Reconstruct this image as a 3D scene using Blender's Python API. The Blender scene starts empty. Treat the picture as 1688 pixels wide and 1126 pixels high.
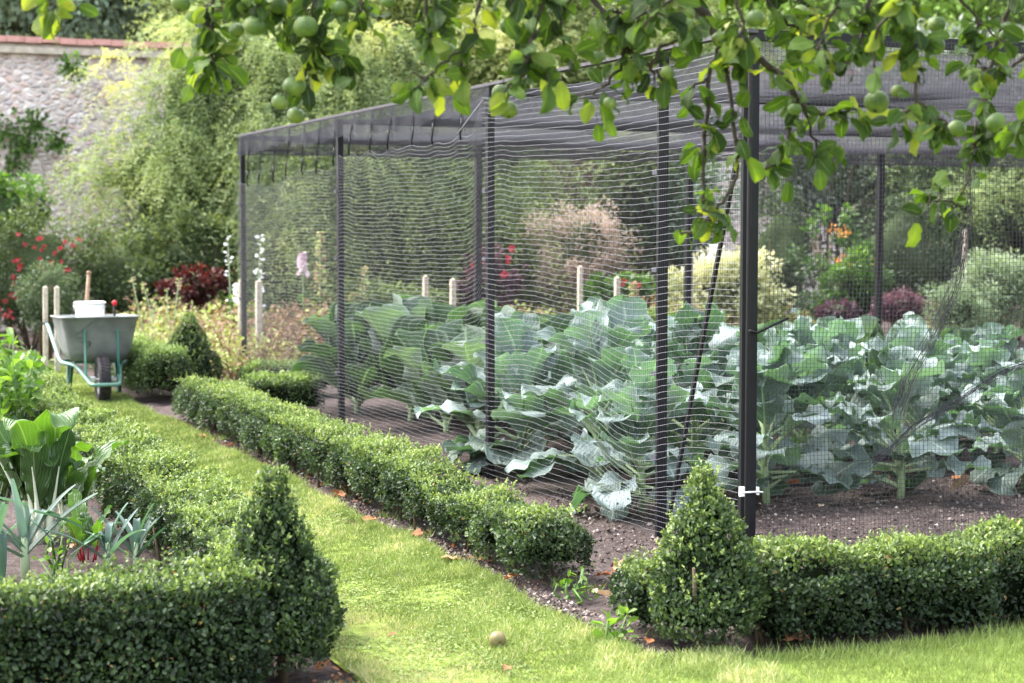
import bpy, math, random
import numpy as np
from mathutils import Vector, Matrix

rng = np.random.default_rng(11)
random.seed(5)
R = math.radians
scn = bpy.context.scene
COL = scn.collection

# ------------------------------------------------------------------ geometry of the place
CAMZ, FPX = 1.45, 2900.0
PITCH = math.atan((563 - 378) / FPX)
CP, SP = math.cos(PITCH), math.sin(PITCH)
ANG = R(22.4)
U = np.array([math.cos(ANG), math.sin(ANG), 0.0])
V = np.array([-math.sin(ANG), math.cos(ANG), 0.0])
O = np.array([1.0147, 7.5076, 0.0])          # foot of the cage corner


def G(u, v, z=0.0):
    """garden frame: u along the front of the cage, v along its side."""
    return O + u * U + v * V + np.array([0, 0, z])


def GA(uvz):
    uvz = np.asarray(uvz, float)
    return O + uvz[:, :1] * U + uvz[:, 1:2] * V + uvz[:, 2:3] * np.array([0, 0, 1.0])


def _ray(px, py):
    a = (px - 844) / FPX
    b = -(py - 563) / FPX
    return np.array([a, CP + b * SP, -SP + b * CP])


def gnd(px, py, z=0.0):
    d = _ray(px, py)
    t = (z - CAMZ) / d[2]
    return np.array([d[0] * t, d[1] * t, z])


def at(px, py, depth):
    d = _ray(px, py)
    t = depth / d[1]
    return np.array([d[0] * t, depth, CAMZ + d[2] * t])


# ------------------------------------------------------------------ mesh builder
class MB:
    def __init__(s):
        s.v, s.f, s.t, s.m, s.uv, s.sm = [], [], [], [], [], []
        s.n = 0

    def add(s, verts, faces, tint=0.5, mat=0, uv=None, smooth=False):
        verts = np.asarray(verts, float).reshape(-1, 3)
        if isinstance(faces, np.ndarray):
            groups = [faces]
        else:
            d = {}
            for f in faces:
                d.setdefault(len(f), []).append(f)
            groups = [np.array(x, int) for x in d.values()]
        for g in groups:
            s.f.append(g + s.n)
            k = len(g)
            s.t.append(np.broadcast_to(np.asarray(tint, float), (k,)) if np.ndim(tint) == 0 or len(tint) == k else np.asarray(tint)[g[:, 0]])
            s.m.append(np.full(k, mat, int))
            s.sm.append(np.full(k, smooth, bool))
        s.v.append(verts)
        s.uv.append(np.zeros((len(verts), 2)) if uv is None else np.asarray(uv, float))
        s.n += len(verts)

    def mesh(s, name, mats):
        me = bpy.data.meshes.new(name)
        v = np.concatenate(s.v)
        uv = np.concatenate(s.uv)
        nf = sum(len(g) for g in s.f)
        nl = sum(g.size for g in s.f)
        me.vertices.add(len(v))
        me.vertices.foreach_set('co', v.astype(np.float32).ravel())
        me.loops.add(nl)
        li = np.concatenate([g.ravel() for g in s.f]).astype(np.int32)
        me.loops.foreach_set('vertex_index', li)
        me.polygons.add(nf)
        tot = np.concatenate([np.full(len(g), g.shape[1], np.int32) for g in s.f])
        st = np.concatenate([[0], np.cumsum(tot)[:-1]]).astype(np.int32)
        me.polygons.foreach_set('loop_start', st)
        me.polygons.foreach_set('material_index', np.concatenate(s.m).astype(np.int32))
        me.polygons.foreach_set('use_smooth', np.concatenate(s.sm))
        a = me.attributes.new('tint', 'FLOAT', 'FACE')
        a.data.foreach_set('value', np.concatenate(s.t).astype(np.float32))
        ul = me.uv_layers.new(name='UVMap')
        ul.data.foreach_set('uv', uv[li].astype(np.float32).ravel())
        for m in mats:
            me.materials.append(m)
        me.update(calc_edges=True)
        me.validate()
        return me

    def build(s, name, mats, parent=None, loc=None):
        if not isinstance(mats, (list, tuple)):
            mats = [mats]
        if loc is not None:
            s.v = [x - np.asarray(loc) for x in s.v]
        o = bpy.data.objects.new(name, s.mesh(name, mats))
        COL.objects.link(o)
        if loc is not None:
            o.location = loc
        if parent is not None:
            o.parent = parent
        return o

    # -------- shapes
    def box(s, c, size, ax=None, tint=0.5, mat=0):
        c = np.asarray(c, float)
        A = np.eye(3) if ax is None else np.asarray(ax, float)
        h = np.asarray(size, float) / 2
        sg = np.array([[x, y, z] for x in (-1, 1) for y in (-1, 1) for z in (-1, 1)], float)
        v = c + (sg * h) @ A
        f = np.array([[0, 1, 3, 2], [4, 6, 7, 5], [0, 4, 5, 1], [2, 3, 7, 6], [0, 2, 6, 4], [1, 5, 7, 3]])
        s.add(v, f, tint, mat)

    def bar(s, a, b, w, h=None, tint=0.5, mat=0):
        a = np.asarray(a, float)
        b = np.asarray(b, float)
        d = b - a
        L = np.linalg.norm(d)
        z = d / L
        ref = np.array([0, 0, 1.0]) if abs(z[2]) < .9 else U
        x = np.cross(ref, z)
        x /= np.linalg.norm(x)
        y = np.cross(z, x)
        s.box((a + b) / 2, (w, h or w, L), np.array([x, y, z]), tint, mat)

    def tube(s, pts, rad, n=6, tint=0.5, mat=0, cap=True):
        p = np.asarray(pts, float)
        m = len(p)
        rad = np.broadcast_to(np.asarray(rad, float), (m,))
        t = np.gradient(p, axis=0)
        t /= np.linalg.norm(t, axis=1)[:, None] + 1e-12
        x = np.cross(t[0], [0.13, 0.31, 1.0])
        if np.linalg.norm(x) < .05:
            x = np.cross(t[0], [1.0, .2, 0])
        x /= np.linalg.norm(x)
        X = np.empty_like(p)
        for i in range(m):
            x = x - t[i] * (x @ t[i])
            x /= np.linalg.norm(x) + 1e-12
            X[i] = x
        Y = np.cross(t, X)
        a = np.arange(n) / n * 2 * math.pi
        vv = p[:, None] + rad[:, None, None] * (np.cos(a)[None, :, None] * X[:, None] + np.sin(a)[None, :, None] * Y[:, None])
        i = np.arange(m - 1)[:, None] * n
        j = np.arange(n)[None]
        k = (j + 1) % n
        f = np.stack([i + j, i + k, i + n + k, i + n + j], -1).reshape(-1, 4)
        off = s.n
        s.add(vv.reshape(-1, 3), f, tint, mat, smooth=n > 3)
        if cap and n > 3:
            s.f.append(np.array([list(range(n))[::-1]]) + off)
            s.f.append(np.array([list(range(n))]) + off + (m - 1) * n)
            for _ in range(2):
                s.t.append(np.array([float(np.mean(tint))]))
                s.m.append(np.array([mat]))
                s.sm.append(np.array([False]))

    def lathe(s, prof, c, n=20, ax=None, tint=0.5, mat=0, wob=None):
        A = np.eye(3) if ax is None else np.asarray(ax, float)
        prof = np.asarray(prof, float)
        a = np.arange(n) / n * 2 * math.pi
        r = prof[:, 0][:, None] * (np.ones_like(a)[None] if wob is None else wob(a)[None])
        vv = np.stack([r * np.cos(a), r * np.sin(a), np.broadcast_to(prof[:, 1][:, None], r.shape)], -1).reshape(-1, 3)
        m = len(prof)
        i = np.arange(m - 1)[:, None] * n
        j = np.arange(n)[None]
        k = (j + 1) % n
        f = np.stack([i + j, i + k, i + n + k, i + n + j], -1).reshape(-1, 4)
        uvv = np.stack([np.broadcast_to(a[None] / 6.2832, r.shape), np.broadcast_to((np.arange(m) / max(m - 1, 1))[:, None], r.shape)], -1).reshape(-1, 2)
        s.add(np.asarray(c) + vv @ A, f, tint, mat, uv=uvv, smooth=True)

    def blob(s, c, rad, n=10, rough=.15, tint=0.0, mat=0, seed=0, ax=None):
        """a lumpy closed core inside a crown."""
        g = np.random.default_rng(seed)
        m = n
        th = np.linspace(0, math.pi, m + 1)
        prof = np.stack([np.sin(th), -np.cos(th)], -1)
        k = 2 * n
        a = np.arange(k) / k * 2 * math.pi
        r = prof[:, 0][:, None]
        q = np.stack([r * np.cos(a), r * np.sin(a), np.broadcast_to(prof[:, 1][:, None], (m + 1, k))], -1)
        ph = g.uniform(0, 6.28, (6, 3))
        fr = g.uniform(1.5, 5, (6, 3))
        d = sum(np.sin(q[..., 0] * fr[i, 0] + ph[i, 0]) * np.sin(q[..., 1] * fr[i, 1] + ph[i, 1]) * np.sin(q[..., 2] * fr[i, 2] + ph[i, 2]) for i in range(6))
        q = q * (1 + rough * d[..., None]) * np.asarray(rad)
        if ax is not None:
            q = q @ np.asarray(ax)
        i = np.arange(m)[:, None] * k
        j = np.arange(k)[None]
        f = np.stack([i + j, i + (j + 1) % k, i + k + (j + 1) % k, i + k + j], -1).reshape(-1, 4)
        s.add(np.asarray(c) + q.reshape(-1, 3), f, tint, mat, smooth=True)


def norm(a):
    return a / (np.linalg.norm(a, axis=-1, keepdims=True) + 1e-12)


# leaf templates: x along the leaf, y across, z up
T_DIA = (np.array([[0, 0, 0], [.45, .5, .07], [1, 0, 0], [.45, -.5, .07]], float), np.array([[0, 1, 2], [0, 2, 3]]))
T_OVAL = (np.array([[0, 0, 0], [.28, .42, .06], [.68, .46, .05], [1, 0, -.06], [.68, -.46, .05], [.28, -.42, .06]], float),
          np.array([[0, 1, 2, 3], [0, 3, 4, 5]]))
T_BLADE = (np.array([[0, .5, 0], [0, -.5, 0], [.55, .32, .1], [.55, -.32, .1], [1, 0, .0]], float), [(0, 1, 3, 2), (2, 3, 4)])
T_TRI = (np.array([[0, .5, 0], [0, -.5, 0], [1, 0, 0]], float), np.array([[0, 1, 2]]))


def scatter(mb, tmpl, pos, dirs, ups, size, width, tint, mat=0):
    T, F = tmpl[:2]
    n = len(pos)
    if n == 0:
        return
    x = norm(np.asarray(dirs, float))
    z = ups - x * (ups * x).sum(1, keepdims=True)
    z = norm(z)
    y = np.cross(z, x)
    size = np.broadcast_to(np.asarray(size, float), (n,))
    width = np.broadcast_to(np.asarray(width, float), (n,))
    tint = np.broadcast_to(np.asarray(tint, float), (n,))
    P = pos[:, None] + size[:, None, None] * (T[None, :, :1] * x[:, None] + T[None, :, 1:2] * width[:, None, None] * y[:, None] + T[None, :, 2:3] * z[:, None])
    nv = len(T)
    fl = F if not isinstance(F, np.ndarray) else [F]
    if isinstance(F, list):
        fl = [np.array([f]) for f in F]
    uvT = tmpl[2] if len(tmpl) > 2 else np.stack([T[:, 0], T[:, 1] + .5], -1)
    uv = np.broadcast_to(uvT[None], (n, nv, 2)).reshape(-1, 2)
    base = mb.n
    sm = len(tmpl) > 2
    for g in fl:
        k = g.shape[1]
        ff = (np.arange(n)[:, None, None] * nv + g[None]).reshape(-1, k)
        tt = np.repeat(tint, len(g))
        mb.f.append(ff + base)
        mb.t.append(tt)
        mb.m.append(np.full(len(ff), mat))
        mb.sm.append(np.full(len(ff), sm))
    mb.v.append(P.reshape(-1, 3))
    mb.uv.append(uv)
    mb.n += n * nv


def noise3(p, sc, seed):
    g = np.random.default_rng(seed)
    o = np.zeros(len(p))
    for i in range(7):
        d = g.normal(size=3)
        d /= np.linalg.norm(d)
        k = g.uniform(.6, 1.9) / sc * 6.28 / 2
        o += np.sin(p @ d * k + g.uniform(0, 6.28))
    return o / 3.2


# ------------------------------------------------------------------ scene tags
def empty(name, loc, rz=0.0):
    o = bpy.data.objects.new(name, None)
    COL.objects.link(o)
    o.empty_display_size = .1
    o.location = loc
    o.rotation_euler = (0, 0, rz)
    return o


def tag(o, label=None, cat=None, group=None, kind=None):
    if label:
        o['label'] = label
    if cat:
        o['category'] = cat
    if group:
        o['group'] = group
    if kind:
        o['kind'] = kind
    return o


def copy_tree(o, parent=None):
    c = o.copy()
    COL.objects.link(c)
    if parent is not None:
        c.parent = parent
    for ch in list(o.children):
        copy_tree(ch, c)
    return c


# ------------------------------------------------------------------ materials
def newmat(name):
    m = bpy.data.materials.new(name)
    m.use_nodes = True
    nt = m.node_tree
    for n in list(nt.nodes):
        nt.nodes.remove(n)
    return m, nt, nt.nodes, nt.links


def ramp(N, stops):
    r = N.new('ShaderNodeValToRGB')
    e = r.color_ramp.elements
    while len(e) < len(stops):
        e.new(.5)
    for i, (p, c) in enumerate(stops):
        e[i].position = p
        e[i].color = (*c, 1)
    return r


def foliage(name, stops, trans=.35, rough=.5, spec=.35, tcol=(1.25, 1.3, .6), nscale=3.0, nmix=.25, vein=None, holes=0.0):
    m, nt, N, L = newmat(name)
    at_ = N.new('ShaderNodeAttribute')
    at_.attribute_name = 'tint'
    tc = N.new('ShaderNodeTexCoord')
    nz = N.new('ShaderNodeTexNoise')
    nz.inputs['Scale'].default_value = nscale
    nz.inputs['Detail'].default_value = 3
    L.new(tc.outputs['Object'], nz.inputs['Vector'])
    ma = N.new('ShaderNodeMath')
    ma.operation = 'MULTIPLY_ADD'
    L.new(nz.outputs['Fac'], ma.inputs[0])
    ma.inputs[1].default_value = nmix * 2
    ma.inputs[2].default_value = -nmix
    ad = N.new('ShaderNodeMath')
    ad.operation = 'ADD'
    L.new(at_.outputs['Fac'], ad.inputs[0])
    L.new(ma.outputs[0], ad.inputs[1])
    rp = ramp(N, stops)
    L.new(ad.outputs[0], rp.inputs['Fac'])
    col = rp.outputs['Color']
    bump = None
    if vein:
        # midrib + side veins from the leaf's own uv
        vc, vstr, freq = vein
        uvn = N.new('ShaderNodeUVMap')
        sx = N.new('ShaderNodeSeparateXYZ')
        L.new(uvn.outputs['UV'], sx.inputs[0])

        def mth(op, a, b=None, c=None):
            q = N.new('ShaderNodeMath')
            q.operation = op
            for i, w in enumerate((a, b, c)):
                if w is None:
                    continue
                if isinstance(w, (int, float)):
                    q.inputs[i].default_value = w
                else:
                    L.new(w, q.inputs[i])
            return q.outputs[0]
        av = mth('ABSOLUTE', mth('SUBTRACT', sx.outputs['Y'], .5))
        mid = mth('SUBTRACT', 1.0, mth('MINIMUM', mth('MULTIPLY', av, 26.0), 1.0))
        nz2 = N.new('ShaderNodeTexNoise')
        nz2.inputs['Scale'].default_value = 7.0
        nz2.inputs['Detail'].default_value = 4
        L.new(uvn.outputs['UV'], nz2.inputs['Vector'])
        ph = mth('ADD', mth('MULTIPLY_ADD', av, -1.5, sx.outputs['X']), mth('MULTIPLY', nz2.outputs['Fac'], .22))
        sv = mth('ABSOLUTE', mth('SINE', mth('MULTIPLY', ph, freq)))
        side = mth('MULTIPLY', mth('SUBTRACT', 1.0, mth('MINIMUM', mth('MULTIPLY', sv, 5.0), 1.0)), .55)
        rimf = mth('MULTIPLY', mth('MAXIMUM', mth('SUBTRACT', av, .465), 0.0), 16.0)
        vf = mth('MULTIPLY', mth('MAXIMUM', mth('MAXIMUM', mid, side), rimf), vstr)
        mx = N.new('ShaderNodeMixRGB')
        L.new(vf, mx.inputs['Fac'])
        L.new(col, mx.inputs['Color1'])
        mx.inputs['Color2'].default_value = (*vc, 1)
        col = mx.outputs['Color']
        bump = N.new('ShaderNodeBump')
        bump.inputs['Strength'].default_value = .5
        bump.inputs['Distance'].default_value = .006
        L.new(mth('ADD', sv, mth('MULTIPLY', nz2.outputs['Fac'], 1.6)), bump.inputs['Height'])
    p = N.new('ShaderNodeBsdfPrincipled')
    L.new(col, p.inputs['Base Color'])
    p.inputs['Roughness'].default_value = rough
    p.inputs['Specular IOR Level'].default_value = spec
    out = N.new('ShaderNodeOutputMaterial')
    if bump:
        L.new(bump.outputs[0], p.inputs['Normal'])
    if trans > 0:
        t = N.new('ShaderNodeBsdfTranslucent')
        mt = N.new('ShaderNodeMixRGB')
        mt.blend_type = 'MULTIPLY'
        mt.inputs['Fac'].default_value = 1
        L.new(col, mt.inputs['Color1'])
        mt.inputs['Color2'].default_value = (*tcol, 1)
        L.new(mt.outputs[0], t.inputs['Color'])
        mix = N.new('ShaderNodeMixShader')
        mix.inputs['Fac'].default_value = trans
        L.new(p.outputs[0], mix.inputs[1])
        L.new(t.outputs[0], mix.inputs[2])
        fin = mix.outputs[0]
        if holes:
            # slug and caterpillar holes
            hv = N.new('ShaderNodeTexVoronoi')
            hv.inputs['Scale'].default_value = 9
            L.new(tc.outputs['Object'], hv.inputs['Vector'])
            hv.inputs['Scale'].default_value = 22
            sp_ = N.new('ShaderNodeSeparateXYZ')
            L.new(hv.outputs['Color'], sp_.inputs[0])
            m1 = N.new('ShaderNodeMath')
            m1.operation = 'MULTIPLY'
            L.new(sp_.outputs[0], m1.inputs[0])
            m1.inputs[1].default_value = holes
            m2 = N.new('ShaderNodeMath')
            m2.operation = 'SUBTRACT'
            L.new(m1.outputs[0], m2.inputs[0])
            m2.inputs[1].default_value = holes * .62
            m3 = N.new('ShaderNodeMath')
            m3.operation = 'LESS_THAN'
            L.new(hv.outputs['Distance'], m3.inputs[0])
            L.new(m2.outputs[0], m3.inputs[1])
            tr = N.new('ShaderNodeBsdfTransparent')
            mh = N.new('ShaderNodeMixShader')
            L.new(m3.outputs[0], mh.inputs['Fac'])
            L.new(fin, mh.inputs[1])
            L.new(tr.outputs[0], mh.inputs[2])
            fin = mh.outputs[0]
        L.new(fin, out.inputs['Surface'])
    else:
        L.new(p.outputs[0], out.inputs['Surface'])
    return m


def plain(name, col, rough=.6, spec=.3, metal=0.0, var=.25, nscale=30.0, bump=0.0, col2=None, bscale=None, bdist=.01):
    m, nt, N, L = newmat(name)
    tc = N.new('ShaderNodeTexCoord')
    nz = N.new('ShaderNodeTexNoise')
    nz.inputs['Scale'].default_value = nscale
    nz.inputs['Detail'].default_value = 5
    L.new(tc.outputs['Object'], nz.inputs['Vector'])
    c1 = tuple(max(0, x * (1 - var)) for x in col)
    c2 = col2 or tuple(min(1, x * (1 + var)) for x in col)
    rp = ramp(N, [(.3, c1), (.7, c2)])
    L.new(nz.outputs['Fac'], rp.inputs['Fac'])
    p = N.new('ShaderNodeBsdfPrincipled')
    L.new(rp.outputs[0], p.inputs['Base Color'])
    p.inputs['Roughness'].default_value = rough
    p.inputs['Metallic'].default_value = metal
    p.inputs['Specular IOR Level'].default_value = spec
    if bump:
        b = N.new('ShaderNodeBump')
        b.inputs['Strength'].default_value = bump
        b.inputs['Distance'].default_value = bdist
        if bscale:
            n2 = N.new('ShaderNodeTexNoise')
            n2.inputs['Scale'].default_value = bscale
            n2.inputs['Detail'].default_value = 8
            L.new(tc.outputs['Object'], n2.inputs['Vector'])
            L.new(n2.outputs['Fac'], b.inputs['Height'])
        else:
            L.new(nz.outputs['Fac'], b.inputs['Height'])
        L.new(b.outputs[0], p.inputs['Normal'])
    out = N.new('ShaderNodeOutputMaterial')
    L.new(p.outputs[0], out.inputs['Surface'])
    return m


def soil_mat():
    m, nt, N, L = newmat('garden_soil')
    tc = N.new('ShaderNodeTexCoord')
    n1 = N.new('ShaderNodeTexNoise')
    n1.inputs['Scale'].default_value = 45
    n1.inputs['Detail'].default_value = 8
    n1.inputs['Roughness'].default_value = .75
    n2 = N.new('ShaderNodeTexNoise')
    n2.inputs['Scale'].default_value = 1.3
    v = N.new('ShaderNodeTexVoronoi')
    v.inputs['Scale'].default_value = 38
    for q in (n1, n2, v):
        L.new(tc.outputs['Object'], q.inputs['Vector'])
    r1 = ramp(N, [(.25, (.04, .032, .029)), (.5, (.118, .094, .086)), (.74, (.26, .22, .205))])
    L.new(n1.outputs['Fac'], r1.inputs['Fac'])
    r2 = ramp(N, [(.3, (.62, .6, .6)), (.7, (1.1, 1.05, 1.05))])
    L.new(n2.outputs['Fac'], r2.inputs['Fac'])
    mx = N.new('ShaderNodeMixRGB')
    mx.blend_type = 'MULTIPLY'
    mx.inputs['Fac'].default_value = 1
    L.new(r1.outputs[0], mx.inputs['Color1'])
    L.new(r2.outputs[0], mx.inputs['Color2'])
    b = N.new('ShaderNodeBump')
    b.inputs['Strength'].default_value = 1
    b.inputs['Distance'].default_value = .02
    L.new(n1.outputs['Fac'], b.inputs['Height'])
    p = N.new('ShaderNodeBsdfPrincipled')
    p.inputs['Roughness'].default_value = .9
    p.inputs['Specular IOR Level'].default_value = .15
    L.new(mx.outputs[0], p.inputs['Base Color'])
    L.new(b.outputs[0], p.inputs['Normal'])
    out = N.new('ShaderNodeOutputMaterial')
    L.new(p.outputs[0], out.inputs['Surface'])
    return m


def flint_mat():
    m, nt, N, L = newmat('flint_wall')
    tc = N.new('ShaderNodeTexCoord')
    mp = N.new('ShaderNodeMapping')
    mp.inputs['Scale'].default_value = (1, 1, 1.45)
    L.new(tc.outputs['Object'], mp.inputs['Vector'])
    wz = N.new('ShaderNodeTexNoise')
    wz.inputs['Scale'].default_value = 4
    L.new(mp.outputs[0], wz.inputs['Vector'])
    mixv = N.new('ShaderNodeMixRGB')
    mixv.inputs['Fac'].default_value = .06
    L.new(mp.outputs[0], mixv.inputs['Color1'])
    L.new(wz.outputs['Color'], mixv.inputs['Color2'])
    v = N.new('ShaderNodeTexVoronoi')
    v.inputs['Scale'].default_value = 10.5
    v2 = N.new('ShaderNodeTexVoronoi')
    v2.feature = 'DISTANCE_TO_EDGE'
    v2.inputs['Scale'].default_value = 10.5
    for q in (v, v2):
        L.new(mixv.outputs[0], q.inputs['Vector'])
    sep = N.new('ShaderNodeSeparateXYZ')
    L.new(v.outputs['Color'], sep.inputs[0])
    r = ramp(N, [(0, (.42, .34, .31)), (.2, (.74, .70, .68)), (.4, (.46, .42, .42)), (.6, (.64, .50, .44)), (.8, (.86, .82, .79)), (1, (.24, .22, .23))])  # stone tones raised, so the wall colour also carries distance haze
    L.new(sep.outputs[0], r.inputs['Fac'])
    g = N.new('ShaderNodeTexNoise')
    g.inputs['Scale'].default_value = 30
    g.inputs['Detail'].default_value = 6
    L.new(tc.outputs['Object'], g.inputs['Vector'])
    e = ramp(N, [(.03, (0, 0, 0)), (.12, (1, 1, 1))])
    L.new(v2.outputs['Distance'], e.inputs['Fac'])
    mx = N.new('ShaderNodeMixRGB')
    L.new(e.outputs[0], mx.inputs['Fac'])
    mx.inputs['Color1'].default_value = (.62, .56, .51, 1)
    L.new(r.outputs[0], mx.inputs['Color2'])
    st = N.new('ShaderNodeTexNoise')
    st.inputs['Scale'].default_value = .7
    st.inputs['Detail'].default_value = 4
    L.new(tc.outputs['Object'], st.inputs['Vector'])
    sr = ramp(N, [(.3, (.95, .89, .86)), (.65, (1.35, 1.3, 1.28))])
    L.new(st.outputs['Fac'], sr.inputs['Fac'])
    m2 = N.new('ShaderNodeMixRGB')
    m2.blend_type = 'MULTIPLY'
    m2.inputs['Fac'].default_value = 1
    L.new(mx.outputs[0], m2.inputs['Color1'])
    L.new(sr.outputs[0], m2.inputs['Color2'])
    m3 = N.new('ShaderNodeMixRGB')
    m3.blend_type = 'OVERLAY'
    m3.inputs['Fac'].default_value = .5
    L.new(m2.outputs[0], m3.inputs['Color1'])
    L.new(g.outputs['Fac'], m3.inputs['Color2'])
    b = N.new('ShaderNodeBump')
    b.inputs['Strength'].default_value = 1
    b.inputs['Distance'].default_value = .08
    L.new(v2.outputs['Distance'], b.inputs['Height'])
    p = N.new('ShaderNodeBsdfPrincipled')
    p.inputs['Roughness'].default_value = .85
    L.new(m3.outputs[0], p.inputs['Base Color'])
    L.new(b.outputs[0], p.inputs['Normal'])
    out = N.new('ShaderNodeOutputMaterial')
    L.new(p.outputs[0], out.inputs['Surface'])
    return m


def brick_mat():
    m, nt, N, L = newmat('old_brick')
    tc = N.new('ShaderNodeTexCoord')
    mp = N.new('ShaderNodeMapping')
    mp.inputs['Rotation'].default_value = (R(90), 0, 0)
    L.new(tc.outputs['Object'], mp.inputs['Vector'])
    br = N.new('ShaderNodeTexBrick')
    br.inputs['Scale'].default_value = 4.4
    br.inputs['Color1'].default_value = (.065, .034, .028, 1)
    br.inputs['Color2'].default_value = (.11, .055, .044, 1)
    br.inputs['Mortar'].default_value = (.11, .085, .075, 1)
    br.inputs['Mortar Size'].default_value = .025
    L.new(mp.outputs[0], br.inputs['Vector'])
    p = N.new('ShaderNodeBsdfPrincipled')
    p.inputs['Roughness'].default_value = .9
    L.new(br.outputs['Color'], p.inputs['Base Color'])
    out = N.new('ShaderNodeOutputMaterial')
    L.new(p.outputs[0], out.inputs['Surface'])
    return m


M = {}
M['box'] = foliage('box_leaf', [(0, (.02, .034, .016)), (.3, (.045, .08, .034)), (.6, (.12, .18, .06)), (1, (.38, .47, .15))], trans=.3, rough=.42, spec=.45, nscale=5)
M['box_dry'] = foliage('dry_box_leaf', [(0, (.12, .07, .03)), (.6, (.30, .19, .08)), (1, (.42, .36, .14))], trans=.2, rough=.6, nmix=.2)
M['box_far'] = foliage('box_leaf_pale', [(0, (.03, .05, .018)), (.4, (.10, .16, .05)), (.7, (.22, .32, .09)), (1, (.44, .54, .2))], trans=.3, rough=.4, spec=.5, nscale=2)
M['core'] = plain('painted_inner_shade', (.009, .013, .007), rough=1, spec=0, var=.4, nscale=20)  # near black: the shade inside hedges and cones is put into the colour
M['core_far'] = plain('painted_leaf_shade', (.06, .08, .04), rough=1, spec=0, var=.5, nscale=3)  # dark filler colour painted for the shade within far shrubs
M['core_pale'] = plain('painted_leaf_haze', (.16, .2, .09), rough=1, spec=0, var=.4, nscale=2)  # filler for far crowns, with distance haze put into its pale colour
M['stem'] = plain('woody_stem', (.12, .09, .055), rough=.85, nscale=60, bump=.4)
M['brass'] = foliage('brassica_leaf', [(0, (.035, .06, .038)), (.3, (.095, .135, .115)), (.65, (.185, .245, .235)), (1, (.38, .45, .465))], trans=.22, rough=.5, spec=.35, tcol=(.9, 1.5, .45), nscale=4, nmix=.22, vein=((.46, .54, .45), .85, 19), holes=.75)
M['brass_green'] = foliage('green_brassica_leaf', [(0, (.03, .058, .03)), (.4, (.065, .108, .064)), (.72, (.135, .185, .145)), (1, (.29, .345, .33))], trans=.3, rough=.5, spec=.35, tcol=(1.0, 1.45, .42), nscale=4, nmix=.2, vein=((.36, .46, .32), .75, 17), holes=.5)
M['yellow_leaf'] = foliage('yellowed_leaf', [(0, (.45, .36, .06)), (.6, (.62, .48, .09)), (1, (.6, .36, .12))], trans=.35, rough=.5, tcol=(1.2, 1, .4), vein=((.6, .5, .25), .6, 24))
M['stalk'] = foliage('pale_stalk', [(0, (.2, .3, .14)), (1, (.42, .52, .3))], trans=0, rough=.45)
M['leaf_stalk'] = plain('green_stalk', (.11, .19, .05), rough=.5)
M['chard'] = foliage('chard_leaf', [(0, (.02, .055, .014)), (.5, (.05, .115, .028)), (1, (.13, .24, .05))], trans=.35, rough=.28, spec=.6, tcol=(1.2, 1.4, .3), vein=((.30, .42, .2), .7, 19))
M['chard_stalk'] = plain('chard_stalk', (.62, .66, .5), rough=.35, var=.12, nscale=20)
M['beet_stalk'] = plain('red_stalk', (.3, .02, .03), rough=.4)
M['leek'] = foliage('leek_leaf', [(0, (.05, .09, .07)), (.5, (.11, .17, .14)), (1, (.27, .35, .33))], trans=.2, rough=.5, spec=.35, tcol=(.8, 1.4, .5), nscale=6)
M['apple_leaf'] = foliage('apple_leaf', [(0, (.014, .032, .011)), (.4, (.045, .09, .02)), (.75, (.11, .185, .035)), (1, (.27, .30, .06))], trans=.4, rough=.55, spec=.3, tcol=(1.45, 1.5, .4), nscale=14, vein=((.30, .42, .10), .5, 22))
M['apple_bark'] = plain('apple_bark', (.045, .036, .028), rough=.85, var=.5, nscale=50, bump=.6)
M['grass'] = foliage('grass_blade', [(0, (.10, .14, .035)), (.45, (.205, .285, .085)), (.8, (.355, .44, .155)), (1, (.60, .56, .33))], trans=.3, rough=.55, spec=.2, tcol=(1.15, 1.15, .6), nscale=1.2, nmix=.22)
M['soil'] = soil_mat()
M['flint'] = flint_mat()
M['brick'] = brick_mat()
M['tile'] = plain('red_coping_tile', (.60, .32, .27), rough=.8, var=.2, nscale=6)
M['mortar'] = plain('cement_band', (.48, .42, .34), rough=.9, var=.25, nscale=9)
M['post'] = plain('black_steel', (.009, .009, .011), rough=.55, spec=.25, var=.3, nscale=8)
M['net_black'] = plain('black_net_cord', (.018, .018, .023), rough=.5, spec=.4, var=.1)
M['net_pale'] = plain('sunlit_net_cord', (.165, .165, .18), rough=.5, spec=.4, var=.1)  # lighter grey than the other cords: sun caught on them is painted in
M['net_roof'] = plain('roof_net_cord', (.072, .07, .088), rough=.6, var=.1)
M['batten'] = plain('weathered_batten', (.085, .08, .085), rough=.85, nscale=25)
M['white_plastic'] = plain('white_plastic', (.82, .82, .8), rough=.35, var=.04)
M['stake'] = plain('weathered_stake', (.5, .44, .35), rough=.9, nscale=25, var=.3)
M['tub'] = plain('galvanised_tub', (.25, .27, .255), rough=.5, metal=.3, var=.3, nscale=7, col2=(.30, .315, .30))
M['green_paint'] = plain('green_frame_paint', (.05, .18, .135), rough=.35, spec=.5, var=.12)
M['green_tube'] = plain('pale_green_tube', (.11, .235, .185), rough=.35, spec=.5, var=.15)
M['dark_green_paint'] = plain('dark_green_paint', (.015, .08, .05), rough=.4, spec=.5)
M['rubber'] = plain('tyre_rubber', (.035, .031, .033), rough=.75, var=.3)
M['steel'] = plain('zinc_steel', (.55, .55, .56), rough=.35, metal=.8, var=.1)
M['scuff'] = plain('dark_scuff', (.03, .03, .03), rough=.8)
M['ash_wood'] = plain('ash_handle', (.26, .17, .1), rough=.6, nscale=30)
M['red_grip'] = plain('red_grip', (.6, .02, .03), rough=.4)
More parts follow.
